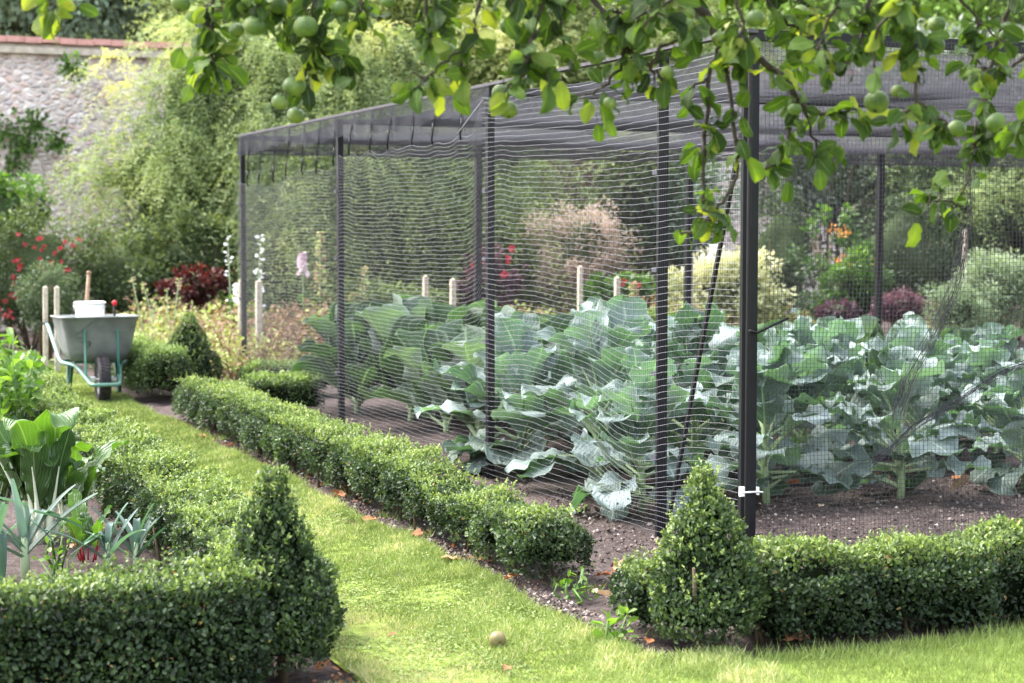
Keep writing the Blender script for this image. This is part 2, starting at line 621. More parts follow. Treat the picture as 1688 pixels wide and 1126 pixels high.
M['dry_leaf'] = foliage('dry_leaf', [(0, (.12, .05, .025)), (.35, (.3, .12, .05)), (.6, (.45, .2, .1)), (.8, (.5, .2, .07)), (1, (.6, .48, .36))], trans=.15, rough=.6, tcol=(1.2, 1, .7), nscale=25, vein=((.3, .18, .1), .6, 20))
M['dry_vine'] = foliage('withered_vine', [(0, (.2, .12, .07)), (.4, (.38, .25, .18)), (.65, (.40, .40, .17)), (1, (.42, .52, .18))], trans=.25, rough=.7, tcol=(1.1, 1.1, .6), nscale=2.5, nmix=.35)
M['lush'] = foliage('lush_leaf', [(0, (.03, .07, .016)), (.5, (.085, .17, .035)), (1, (.25, .37, .09))], trans=.4, rough=.4, spec=.5, tcol=(1.2, 1.4, .4), nscale=3)
M['climber'] = foliage('climber_leaf', [(0, (.06, .09, .035)), (.3, (.13, .19, .08)), (.6, (.28, .36, .16)), (.85, (.46, .52, .25)), (1, (.62, .59, .26))], trans=.35, rough=.6, tcol=(1.2, 1.2, .5), nscale=.55, nmix=.35)
M['weeper'] = foliage('weeping_leaf', [(0, (.028, .042, .018)), (.4, (.065, .10, .04)), (.75, (.175, .235, .09)), (1, (.36, .42, .17))], trans=.3, rough=.6, tcol=(1.2, 1.2, .5), nscale=.7, nmix=.3)
M['far_pale'] = foliage('far_pale_leaf', [(0, (.2, .27, .11)), (.4, (.38, .46, .2)), (.75, (.58, .64, .32)), (1, (.75, .74, .45))], trans=.35, rough=.7, tcol=(1.2, 1.2, .6), nscale=.45, nmix=.3)  # leaf colour lightened so that it carries the haze of distance
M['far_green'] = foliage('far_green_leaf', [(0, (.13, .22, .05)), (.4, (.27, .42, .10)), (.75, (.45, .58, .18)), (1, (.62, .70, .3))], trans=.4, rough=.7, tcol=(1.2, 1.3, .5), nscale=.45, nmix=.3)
M['blue_green'] = foliage('blue_green_leaf', [(0, (.09, .13, .09)), (.45, (.22, .30, .21)), (1, (.45, .54, .38))], trans=.25, rough=.6, nscale=.8)
M['silver'] = foliage('silver_leaf', [(0, (.03, .045, .03)), (.4, (.12, .15, .11)), (1, (.42, .45, .38))], trans=.25, rough=.6, tcol=(1, 1.1, .8), nscale=1.2)
M['smoke'] = foliage('pinkish_haze', [(0, (.2, .15, .11)), (.5, (.42, .33, .27)), (1, (.62, .53, .45))], trans=.35, rough=.8, tcol=(1.1, 1, .9), nscale=1.5)
M['cream'] = foliage('variegated_leaf', [(0, (.12, .16, .06)), (.35, (.42, .45, .26)), (1, (.85, .82, .58))], trans=.35, rough=.5, tcol=(1.1, 1.1, .7), nscale=2, nmix=.3)
M['dark_leaf'] = foliage('dark_evergreen_leaf', [(0, (.015, .024, .014)), (.5, (.05, .08, .038)), (1, (.14, .2, .09))], trans=.2, rough=.5, nscale=1)
M['purple'] = foliage('purple_leaf', [(0, (.05, .025, .035)), (.5, (.12, .06, .08)), (1, (.24, .13, .15))], trans=.25, rough=.5, tcol=(1.3, .8, .8))
M['maroon'] = foliage('maroon_leaf', [(0, (.035, .01, .01)), (.5, (.10, .022, .018)), (1, (.24, .06, .035))], trans=.3, rough=.5, tcol=(1.4, .7, .6))
M['red_petal'] = foliage('red_petal', [(0, (.24, .012, .025)), (1, (.55, .05, .08))], trans=.3, rough=.5, tcol=(1.2, .6, .6), nmix=.1)
M['white_petal'] = foliage('white_petal', [(0, (.75, .75, .78)), (1, (.9, .9, .9))], trans=.3, rough=.5, tcol=(1, 1, 1), nmix=.1)
M['pink_petal'] = foliage('pink_petal', [(0, (.7, .52, .62)), (1, (.88, .76, .84))], trans=.3, rough=.5, tcol=(1, 1, 1), nmix=.1)
M['orange_petal'] = foliage('orange_petal', [(0, (.55, .2, .03)), (1, (.7, .38, .09))], trans=.3, rough=.5, tcol=(1, 1, 1), nmix=.1)
M['grey_plant'] = foliage('grey_green_leaf', [(0, (.06, .09, .05)), (.5, (.2, .28, .17)), (1, (.42, .5, .36))], trans=.3, rough=.5, nscale=1.5)


def apple_mat():
    m, nt, N, L = newmat('green_apple_skin')
    tc = N.new('ShaderNodeTexCoord')
    nz = N.new('ShaderNodeTexNoise')
    nz.inputs['Scale'].default_value = 14
    nz.inputs['Detail'].default_value = 4
    L.new(tc.outputs['Object'], nz.inputs['Vector'])
    rp = ramp(N, [(.3, (.045, .085, .018)), (.5, (.085, .14, .03)), (.68, (.15, .195, .05)), (.82, (.20, .13, .06))])
    L.new(nz.outputs['Fac'], rp.inputs['Fac'])
    v = N.new('ShaderNodeTexVoronoi')
    v.inputs['Scale'].default_value = 90
    L.new(tc.outputs['Object'], v.inputs['Vector'])
    e = ramp(N, [(.10, (1, 1, 1)), (.2, (0, 0, 0))])
    L.new(v.outputs['Distance'], e.inputs['Fac'])
    mx = N.new('ShaderNodeMixRGB')
    sc = N.new('ShaderNodeMath')
    sc.operation = 'MULTIPLY'
    sc.inputs[1].default_value = .35
    L.new(e.outputs[0], sc.inputs[0])
    L.new(sc.outputs[0], mx.inputs['Fac'])
    L.new(rp.outputs[0], mx.inputs['Color1'])
    mx.inputs['Color2'].default_value = (.45, .5, .25, 1)
    p = N.new('ShaderNodeBsdfPrincipled')
    p.inputs['Roughness'].default_value = .48
    p.inputs['Specular IOR Level'].default_value = .3
    L.new(mx.outputs[0], p.inputs['Base Color'])
    out = N.new('ShaderNodeOutputMaterial')
    L.new(p.outputs[0], out.inputs['Surface'])
    return m


M['apple'] = apple_mat()
M['windfall'] = plain('windfall_skin', (.24, .22, .085), rough=.5, nscale=25, var=.4, col2=(.30, .24, .12))

# ================================================================== GROUND
# one soil sheet to the horizon with a finer lumpy part near the beds
def ground():
    mb = MB()
    xs = np.concatenate([[-900, -300, -100, -40, -20], np.arange(-9, 9.01, .06), [20, 40, 100, 300, 900]])
    ys = np.concatenate([[-300, -50, 0], np.arange(4.6, 15, .05), np.arange(15, 27, .25), [30, 40, 80, 200, 1500]])
    X, Y = np.meshgrid(xs, ys)
    p = np.stack([X, Y, np.zeros_like(X)], -1).reshape(-1, 3)
    near = (np.abs(p[:, 0]) < 9.1) & (p[:, 1] > 4.5) & (p[:, 1] < 15)
    z = noise3(p, .16, 1) * .009 + noise3(p, .45, 2) * .010 + rng.normal(0, .006, len(p))
    p[:, 2] = np.where(near, z, 0) - .012
    nx, ny = len(xs), len(ys)
    i = np.arange(ny - 1)[:, None] * nx
    j = np.arange(nx - 1)[None]
    f = np.stack([i + j, i + j + 1, i + nx + j + 1, i + nx + j], -1).reshape(-1, 4)
    mb.add(p, f, smooth=True)
    o = mb.build('ground', M['soil'])
    tag(o, kind='structure')


ground()

# lawn: turf path between the hedges and the strip in front of them
def lawn_edge(v):
    v = np.asarray(v, float)
    return -1.17 + .025 * np.sin(v * 2.3) + .018 * np.sin(v * 5.9 + 1) + .008 * np.sin(v * 17)


def lawn():
    mb = MB()
    vs = np.arange(-1.32, 15.0, .06)
    us = np.linspace(0, 1, 9)
    P = []
    for v in vs:
        b = lawn_edge(v)
        a = -2.12
        P.append([[a + (b - a) * t, v, .014] for t in us])
    P = np.array(P)
    nv, nu = P.shape[:2]
    P[..., 2] += rng.normal(0, .0015, (nv, nu))
    P[:2, :, 2] = .002
    P[:, -1, 2] = -.02
    P[:, 0, 2] = -.01
    i = np.arange(nv - 1)[:, None] * nu
    j = np.arange(nu - 1)[None]
    f = np.stack([i + j, i + j + 1, i + nu + j + 1, i + nu + j], -1).reshape(-1, 4)
    mb.add(GA(P.reshape(-1, 3)), f, tint=.4, smooth=True)
    o = mb.build('lawn', plain('turf', (.17, .22, .05), rough=.95, spec=.05, var=.45, nscale=18, bump=.6))
    tag(o, kind='structure')
    mb = MB()
    us = np.arange(-6, 5, .08)
    P = []
    for u in us:
        back = -1.16 if -2.11 < u < -1.19 else (-1.52 + .03 * math.sin(u * 5) + .02 * math.sin(u * 13))
        if u < -2.16:
            back = -1.50 + .03 * math.sin(u * 6)
        P.append([[u, back, -.02], [u, back - .04, .010], [u, back - .4, .018], [u, -4.5, .015], [u, -12, .01]])
    P = np.array(P)
    nv, nu = P.shape[:2]
    i = np.arange(nv - 1)[:, None] * nu
    j = np.arange(nu - 1)[None]
    f = np.stack([i + j, i + j + 1, i + nu + j + 1, i + nu + j], -1).reshape(-1, 4)
    mb.add(GA(P.reshape(-1, 3)), f, smooth=True)
    o = mb.build('lawn', bpy.data.materials['turf'])
    tag(o, kind='structure')


lawn()


def grass():
    mb = MB()

    def blades(u, v, h, tint, lean=.55, w=.16):
        n = len(u)
        p = GA(np.stack([u, v, np.full(n, .011)], -1))
        d = np.stack([rng.normal(0, lean, n), rng.normal(0, lean, n), np.ones(n)], -1)
        up = np.stack([rng.normal(0, 1, n), rng.normal(0, 1, n), np.full(n, .2)], -1)
        scatter(mb, T_TRI, p, d, up, h, w, tint)
    # mown path
    n = 400000
    v = -2.75 + 17.4 * rng.random(n) ** 1.55
    t = rng.random(n)
    b = np.where(v > -1.32, lawn_edge(v), -.85)
    a_ = np.where(v > -1.32, -2.13, -2.3)
    u = a_ + (b + .015 * rng.normal(0, 1, n) - a_) * t
    patch = noise3(np.stack([u, v, 0 * u], -1), .5, 8)
    patch2 = noise3(np.stack([u, v, 0 * u], -1), .12, 9)
    far = np.clip(v / 8, 0, 1)
    h = (.016 + .018 * rng.random(n)) * (1 + .3 * patch + .25 * patch2) * (1 + .5 * far)
    ti = .5 + .2 * patch + .16 * patch2 + rng.normal(0, .17, n)
    # worn straw-coloured patches beside the left cone and in the middle of the path
    wc = np.exp(-(((u + 1.93) / .16) ** 2 + ((v + .62) / .5) ** 2)) + .7 * np.exp(-(((u + 1.55) / .2) ** 2 + ((v - 1.9) / .6) ** 2)) + .8 * np.exp(-(((u + 1.9) / .2) ** 2 + ((v + 1.3) / .25) ** 2))
    ti = np.where(rng.random(n) < np.clip(.05 + .75 * wc + .10 * np.clip(patch2, 0, 1), 0, .8), 1.0 + .1 * rng.random(n), ti)
    h = h * (1 - .45 * np.clip(wc, 0, 1))
    blades(u, v, np.clip(h, .006, .05), ti, .75, .16 + .16 * far)
    # broad clover and moss leaves between the blades
    n = 34000
    v = -2.6 + 10.5 * rng.random(n) ** 1.5
    u = -2.1 + (lawn_edge(np.maximum(v, -1.3)) + 2.1) * rng.random(n)
    pt = noise3(np.stack([u, v, 0 * u], -1), .3, 12)
    k = pt > -.1
    u, v, pt = u[k], v[k], pt[k]
    n = len(u)
    p = GA(np.stack([u, v, .016 + .012 * rng.random(n)], -1))
    d = np.stack([rng.normal(0, 1, n), rng.normal(0, 1, n), rng.normal(0, .25, n)], -1)
    up = np.stack([rng.normal(0, .35, n), rng.normal(0, .35, n), np.ones(n)], -1)
    scatter(mb, T_OVAL, p, d, up, .008 + .008 * rng.random(n), .7, .45 + .15 * pt + rng.normal(0, .15, n))
    # tufted edge of the path
    n = 9000
    v = -1.3 + 12 * rng.random(n) ** 1.6
    u = lawn_edge(v) + rng.normal(0, .018, n)
    blades(u, v, .02 + .03 * rng.random(n), .5 + rng.normal(0, .2, n), .8, .12)
    # rough grass in front of the hedges
    n = 150000
    u = -3.2 + 5.6 * rng.random(n)
    v = -1.47 - 1.25 * rng.random(n) ** .9
    edge = np.where((u > -2.16) & (u < -1.15), -1.3, -1.5)
    v = np.minimum(v, edge + .03 * np.sin(u * 5))
    pt = noise3(np.stack([u, v, 0 * u], -1), .22, 10)
    longer = np.clip((u + .95) / .5, 0, 1)
    h = (.02 + .02 * rng.random(n)) + longer * (.006 + .02 * rng.random(n)) * (1 + .6 * pt)
    blades(u, v, np.clip(h * .8, .012, .1), .46 + .14 * pt + rng.normal(0, .17, n), .55, .075)
    # long blades standing against the hedge foot
    n = 1500
    u = np.concatenate([-1.05 + 3.2 * rng.random(n), -3.1 + 1.0 * rng.random(350)])
    v = -1.50 - .10 * rng.random(len(u)) + .03 * np.sin(u * 5)
    blades(u, v, .035 + .045 * rng.random(len(u)), .42 + rng.normal(0, .2, len(u)), .45, .05)
    # scattered weeds of grass on the soil edge
    n = 1200
    c = rng.integers(0, 30, n)
    cu = rng.uniform(-1.14, -.8, 30)
    cv = rng.uniform(-1.2, 6, 30)
    blades(cu[c] + rng.normal(0, .03, n), cv[c] + rng.normal(0, .03, n), .02 + .04 * rng.random(n), .5 + rng.normal(0, .2, n), .6, .1)
    o = mb.build('grass', M['grass'])
    tag(o, kind='stuff')


grass()


def clods():
    """crumbs of soil, small stones and dry bits on the beds: uncountable."""
    mb = MB()
    n = 26000
    reg = rng.random(n)
    u = np.where(reg < .55, rng.uniform(-.9, 2.8, n), rng.uniform(-1.2, -1.0, n))
    v = np.where(reg < .55, rng.uniform(-1.1, 1.9, n), rng.uniform(-1.35, 6.8, n))
    k = rng.random(n) < .1
    u[k] = rng.uniform(-.6, .2, k.sum())
    v[k] = rng.uniform(1.5, 7, k.sum())
    s = .003 + .013 * rng.random(n) ** 4
    T = np.array([[1, 0, 0], [-1, 0, .1], [0, 1, 0], [0, -1, .1], [0, 0, .8], [.1, 0, -.8]], float)
    F = np.array([[0, 2, 4], [2, 1, 4], [1, 3, 4], [3, 0, 4], [2, 0, 5], [1, 2, 5], [3, 1, 5], [0, 3, 5]])
    d = rng.normal(0, 1, (n, 3))
    d[:, 2] *= .3
    up = rng.normal(0, .4, (n, 3)) + [0, 0, 1]
    scatter(mb, (T, F), GA(np.stack([u, v, 0 * u], -1)), d, up, s, rng.uniform(.6, 1, n), rng.random(n))
    m = foliage('soil_crumb', [(0, (.04, .03, .027)), (.7, (.15, .115, .1)), (.93, (.3, .24, .21)), (1, (.55, .5, .46))], trans=0, rough=.9, nmix=.02)
    o = mb.build('soil_crumbs', m)
    tag(o, kind='stuff')


clods()

# ================================================================== HEDGES
def hedge(path, w, h, label, dens=13000, leaf=.018, mat='box', z0=.05, seed=0, name='box_hedge', group='low clipped box hedges', lump=.03, bright=0.0, stems=True, cat='hedge', fall=0.0, plantw=.31):
    """path: list of (u,v) points along the middle line."""
    g = np.random.default_rng(seed)
    mb = MB()
    P = np.array(path, float)
    seg = np.linalg.norm(np.diff(P, axis=0), axis=1)
    L = seg.sum()
    cs = np.concatenate([[0], np.cumsum(seg)])

    def along(s):
        i = np.clip(np.searchsorted(cs, s, side='right') - 1, 0, len(seg) - 1)
        t = ((s - cs[i]) / seg[i])[:, None]
        c = P[i] * (1 - t) + P[i + 1] * t
        d = (P[i + 1] - P[i]) / seg[i][:, None]
        return c, d
    areas = np.array([L * w, L * h, L * h, w * h, w * h])
    N = (areas * dens).astype(int)
    pos, nor, top = [], [], []
    for k in range(5):
        n = N[k]
        s = g.random(n) * L
        a = (g.random(n) - .5) * w
        z = z0 + (h - z0) * g.random(n) ** .85
        dirn = np.zeros((n, 3))
        if k == 0:
            z = np.full(n, h)
            dirn[:, 2] = 1
        elif k in (1, 2):
            a = np.full(n, w / 2 * (1 if k == 1 else -1))
        else:
            s = np.full(n, 0.0 if k == 3 else L)
        c, d = along(s)
        nrm = np.stack([-d[:, 1], d[:, 0]], -1)
        if k in (1, 2):
            dirn[:, :2] = nrm * (1 if k == 1 else -1)
        elif k > 2:
            dirn[:, :2] = d * (-1 if k == 3 else 1)
        q = np.concatenate([c + nrm * a[:, None], z[:, None]], 1)
        # round the shoulders: pull corners in
        ra = np.abs(a) / (w / 2)
        rz = (z - z0) / (h - z0)
        corner = np.clip(ra - .72, 0, 1) * np.clip(rz - .72, 0, 1) * 12.7
        q[:, 2] -= corner * .06
        q[:, :2] -= nrm * (np.sign(a) * corner * .035)[:, None]
        se = np.minimum(s, L - s)
        ce = np.clip(1 - se / .08, 0, 1)
        q[:, 2] -= ce * np.clip(rz - .6, 0, 1) * .08
        # tuck in towards the foot
        foot = np.clip(.28 - rz, 0, 1)
        if k in (1, 2):
            q[:, :2] -= nrm * (np.sign(a) * foot * .22 * w)[:, None]
        pos.append(q)
        nor.append(dirn)
        top.append(np.full(n, k == 0))
    pos = np.concatenate(pos)
    nor = np.concatenate(nor)
    top = np.concatenate(top)
    lum = noise3(pos, .28, seed + 3) * lump + noise3(pos, .09, seed + 4) * lump * .45
    lum2 = noise3(pos, .9, seed + 5) * lump * .8
    depth = g.exponential(.018, len(pos))
    # separate bushes: the face swells between one plant and the next
    ax_ = (P[-1] - P[0]) / np.linalg.norm(P[-1] - P[0])
    sl_ = (pos[:, :2] - P[0]) @ ax_
    sl_ = sl_ + .05 * noise3(np.stack([sl_ * 0 + 1, sl_, pos[:, 2] * 0], -1), .5, seed + 9)
    cell = np.abs(np.sin(np.pi * sl_ / plantw)) ** .6
    lum = lum + (cell - .7) * .042 * lump / .03 * np.where(top, .55, 1.0)
    pos = pos + nor * (lum + lum2 - depth)[:, None] + g.normal(0, .006, pos.shape)
    pos[:, 2] -= fall * np.clip((sl_ - (L - 1.6)) / 1.6, 0, 1) * np.clip(pos[:, 2] / h, 0, 1)
    # thin foot: drop points low down so stems and gaps show
    keep = (pos[:, 2] > z0 + .05) | (g.random(len(pos)) < .45 + .25 * noise3(pos, .2, seed + 6))
    keep &= pos[:, 2] > .015
    gapn = noise3(pos, .13, seed + 11)
    keep &= (gapn > -1.15) | (g.random(len(pos)) < .3)
    pos, nor, top, depth, lum = pos[keep], nor[keep], top[keep], depth[keep], lum[keep]
    n = len(pos)
    W = pos.copy()
    pw = GA(pos)
    nw = nor[:, :1] * U + nor[:, 1:2] * V + nor[:, 2:3] * np.array([0, 0, 1.0])
    d = nw * .55 + np.array([0, 0, .35]) + g.normal(0, .65, (n, 3))
    up = nw * .8 + np.array([0, 0, .5]) + g.normal(0, .5, (n, 3))
    ti = .27 + .22 * top + .22 * np.clip((pos[:, 2] - h * .78) / (h * .22), 0, 1) - depth * 7 + g.normal(0, .13, n) + bright + 2.5 * lum  # paler tops for new growth and painted light; sides and depths painted shaded
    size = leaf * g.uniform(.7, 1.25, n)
    dry = g.random(n) < np.clip(.012 + .07 * (noise3(pos, .35, seed + 12) - .9), .008, .25)
    scatter(mb, T_OVAL, pw[~dry], d[~dry], up[~dry], size[~dry], .62, ti[~dry])
    scatter(mb, T_OVAL, pw[dry], d[dry], up[dry], size[dry], .62, g.random(dry.sum()), 2)
    # young sprigs on the top and shoulders
    ns = int(L * w * (900 if leaf < .02 else 420))
    s = g.random(ns) * L
    c, dd = along(s)
    a = (g.random(ns) - .5) * w
    q = np.concatenate([c + np.stack([-dd[:, 1], dd[:, 0]], -1) * a[:, None], np.full((ns, 1), h)], 1)
    q[:, 2] += noise3(q, .28, seed + 3) * lump + noise3(q, .9, seed + 5) * lump * .8
    q[:, 2] -= fall * np.clip((s - (L - 1.6)) / 1.6, 0, 1)
    q = GA(q)
    sd = norm(np.array([0, 0, 1.0]) + g.normal(0, .4, (ns, 3)))
    sl = leaf * g.uniform(1.2, 3.2, ns) * (g.random(ns) ** .6)
    for k in range(6):
        t = (k + .4) / 6
        pp = q + sd * (sl * t)[:, None]
        ld = sd * .7 + norm(g.normal(0, 1, (ns, 3))) * .7
        scatter(mb, T_OVAL, pp, ld, sd + g.normal(0, .6, (ns, 3)), leaf * (.95 - .35 * t), .6, np.clip(.58 + .22 * t + g.normal(0, .12, ns) + bright, 0, 1))
    # solid middle painted near black for the shade inside the hedge
    m = max(6, int(L / .12))
    ss = np.linspace(.05, L - .05, m)
    c, dd = along(ss)
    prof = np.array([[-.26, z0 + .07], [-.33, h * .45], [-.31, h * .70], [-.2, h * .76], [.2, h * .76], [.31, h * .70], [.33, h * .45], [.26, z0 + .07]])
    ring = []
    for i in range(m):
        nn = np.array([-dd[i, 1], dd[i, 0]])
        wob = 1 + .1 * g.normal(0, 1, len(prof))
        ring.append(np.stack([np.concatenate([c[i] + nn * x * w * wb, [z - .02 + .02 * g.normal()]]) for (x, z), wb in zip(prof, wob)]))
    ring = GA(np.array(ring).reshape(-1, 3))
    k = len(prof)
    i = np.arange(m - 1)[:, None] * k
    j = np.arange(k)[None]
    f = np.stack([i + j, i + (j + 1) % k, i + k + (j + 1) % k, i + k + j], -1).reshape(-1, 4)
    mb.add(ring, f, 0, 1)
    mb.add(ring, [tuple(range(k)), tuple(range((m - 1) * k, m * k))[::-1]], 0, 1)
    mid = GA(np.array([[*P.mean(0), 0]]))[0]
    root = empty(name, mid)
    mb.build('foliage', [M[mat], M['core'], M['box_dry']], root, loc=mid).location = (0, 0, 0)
    if stems:
        for s0 in np.arange(.1, L, .19):
            c, dd = along(np.array([s0 + g.normal(0, .04)]).clip(.02, L - .02))
            for q in range(2):
                b = np.array([c[0, 0] + g.normal(0, w * .16), c[0, 1] + g.normal(0, .05)])
                e = b + g.normal(0, .05, 2)
                sb = MB()
                sb.tube(GA(np.array([[*b, -.03], [*(b * .6 + e * .4), .07], [*e, h * .55]])), [.010, .008, .004], 5)
                sb.build('stem', M['stem'], root, loc=mid).location = (0, 0, 0)
    tag(root, label, cat, group)
    return root


def cone(uv, r, h, label, dens=15000, leaf=.018, mat='box', seed=0, tipk=1.0, z0=.05, name='box_cone', lean=(0, 0), bright=0.0, belly=.55, group='clipped box cones'):
    g = np.random.default_rng(seed)
    mb = MB()
    c = np.array([*uv, 0.0])

    def rad(t):
        # t from 0 foot to 1 tip
        t = np.asarray(t)
        return r * np.where(t < .26, .74 + .26 * np.sin(np.clip(t / .26, 0, 1) * 1.57), np.clip(1 - (np.clip(t - .26, 0, 1) / .74) ** (.55 / belly), 0, 1)) + .014
    area = math.pi * r * h * 1.35
    n = int(area * dens)
    t = 1 - np.sqrt(g.random(n * 2))
    t = g.random(n * 2)
    t = t[g.random(n * 2) < rad(t) / rad(t).max()][:n]
    n = len(t)
    a = g.random(n) * 6.2832
    rr = rad(t)
    nor = np.stack([np.cos(a), np.sin(a), .25 + .6 * t], -1)
    nor = norm(nor)
    pos = np.stack([np.cos(a) * rr + lean[0] * t, np.sin(a) * rr + lean[1] * t, z0 + (h - z0) * t], -1)
    q = pos + [seed, 0, 0]
    lum = noise3(q, .16, seed + 3) * .022 + noise3(q, .07, seed + 4) * .012
    depth = g.exponential(.016, n)
    pos = pos + nor * (lum - depth)[:, None] + g.normal(0, .005, (n, 3))
    keep = (t > .12) | (g.random(n) < .55)
    pos, nor, t, depth, lum = pos[keep], nor[keep], t[keep], depth[keep], lum[keep]
    n = len(pos)
    pw = GA(pos + c)
    nw = nor[:, :1] * U + nor[:, 1:2] * V + nor[:, 2:3] * np.array([0, 0, 1.0])
    d = nw * .5 + np.array([0, 0, .5]) + g.normal(0, .6, (n, 3))
    up = nw + g.normal(0, .5, (n, 3))
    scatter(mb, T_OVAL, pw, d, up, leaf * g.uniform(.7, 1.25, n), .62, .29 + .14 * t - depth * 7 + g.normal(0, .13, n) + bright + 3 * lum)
    # sprigs
    ns = int(260 * h / .65)
    t = g.random(ns) ** .8
    a = g.random(ns) * 6.2832
    rr = rad(t)
    q = GA(np.stack([np.cos(a) * rr + lean[0] * t, np.sin(a) * rr + lean[1] * t, z0 + (h - z0) * t], -1) + c)
    out = norm(np.stack([np.cos(a) * U[0] - np.sin(a) * U[1], np.cos(a) * U[1] + np.sin(a) * U[0], np.zeros(ns)], -1))
    sd = norm(out * .6 + np.array([0, 0, 1.0]) + g.normal(0, .3, (ns, 3)))
    sl = leaf * g.uniform(1., 3., ns)
    for k in range(6):
        tt = (k + .4) / 6
        pp = q + sd * (sl * tt)[:, None]
        ld = sd * .7 + norm(g.normal(0, 1, (ns, 3))) * .7
        scatter(mb, T_OVAL, pp, ld, sd + g.normal(0, .6, (ns, 3)), leaf * (.95 - .35 * tt), .6, np.clip(.55 + .2 * tt + g.normal(0, .12, ns) + bright, 0, 1))
    tt = np.linspace(.08, .9, 9)
    A = np.stack([U, V, [0, 0, 1]])
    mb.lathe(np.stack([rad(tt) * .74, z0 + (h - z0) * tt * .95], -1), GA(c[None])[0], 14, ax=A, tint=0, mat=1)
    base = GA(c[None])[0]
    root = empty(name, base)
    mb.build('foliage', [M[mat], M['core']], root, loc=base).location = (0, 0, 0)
    for k in range(4):
        b = g.normal(0, .025, 2)
        sb = MB()
        sb.tube(GA(np.array([[c[0] + b[0], c[1] + b[1], -.03], [c[0] + b[0] * 1.6, c[1] + b[1] * 1.6, .1], [c[0] + b[0] * 2.5, c[1] + b[1] * 2.5, h * .5]])), [.014, .011, .005], 6)
        sb.build('stem', M['stem'], root, loc=base).location = (0, 0, 0)
    tag(root, label, 'topiary', group)
    return root


# beside the cage
hedge([(-.95, 6.75), (-.95, -.10)], .31, .31, 'long low box hedge running along the netted cage side of the grass path', dens=12500, seed=21, lump=.038, bright=.03, fall=.05)
hedge([(-.55, 6.70), (.05, 6.70)], .30, .32, 'short box hedge turning inward at the far end of the cage-side hedge', dens=7000, leaf=.02, seed=22, mat='box_far', stems=False)
# front right
hedge([(-.66, -1.22), (2.6, -1.24)], .40, .31, 'dark box hedge along the rough grass in front of the net, right of the cone', dens=17000, leaf=.019, seed=23, lump=.034, bright=-.02, z0=-.02)
hedge([(-1.0, -1.14), (-.92, -.84)], .24, .25, 'little tuft of box growing left behind the right-hand cone', dens=13000, seed=24, stems=False)
cone((-.885, -1.22), .188, .62, 'pointed box cone at the corner in front of the black cage posts', seed=31, dens=19000, bright=.08)
# left side
hedge([(-2.27, -.72), (-2.20, .6), (-2.17, 9.3)], .33, .335, 'long box hedge on the vegetable-bed side of the grass path', dens=13500, leaf=.019, seed=25, lump=.035, bright=.01)
hedge([(-2.45, -1.12), (-4.2, -1.12)], .40, .395, 'dark box hedge across the near end of the chard and leek bed', dens=17000, leaf=.019, seed=26, lump=.03, z0=-.02, bright=-.03)
cone((-2.36, -1.04), .20, .67, 'dark pointed box cone at the corner of the left bed by the lawn', seed=32, dens=19000, bright=-.03)
# beyond the cross path
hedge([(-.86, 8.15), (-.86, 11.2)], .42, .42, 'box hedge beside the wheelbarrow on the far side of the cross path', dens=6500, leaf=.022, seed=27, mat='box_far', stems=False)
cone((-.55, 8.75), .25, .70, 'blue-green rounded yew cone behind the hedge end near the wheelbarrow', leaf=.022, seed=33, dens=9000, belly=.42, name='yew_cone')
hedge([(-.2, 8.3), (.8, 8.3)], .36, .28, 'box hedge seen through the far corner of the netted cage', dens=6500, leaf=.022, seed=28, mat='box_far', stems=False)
hedge([(-2.25, 11.2), (-2.35, 14.4)], .75, .42, 'far box hedge left behind the wheelbarrow handle', dens=4200, leaf=.027, seed=29, mat='box_far', stems=False)

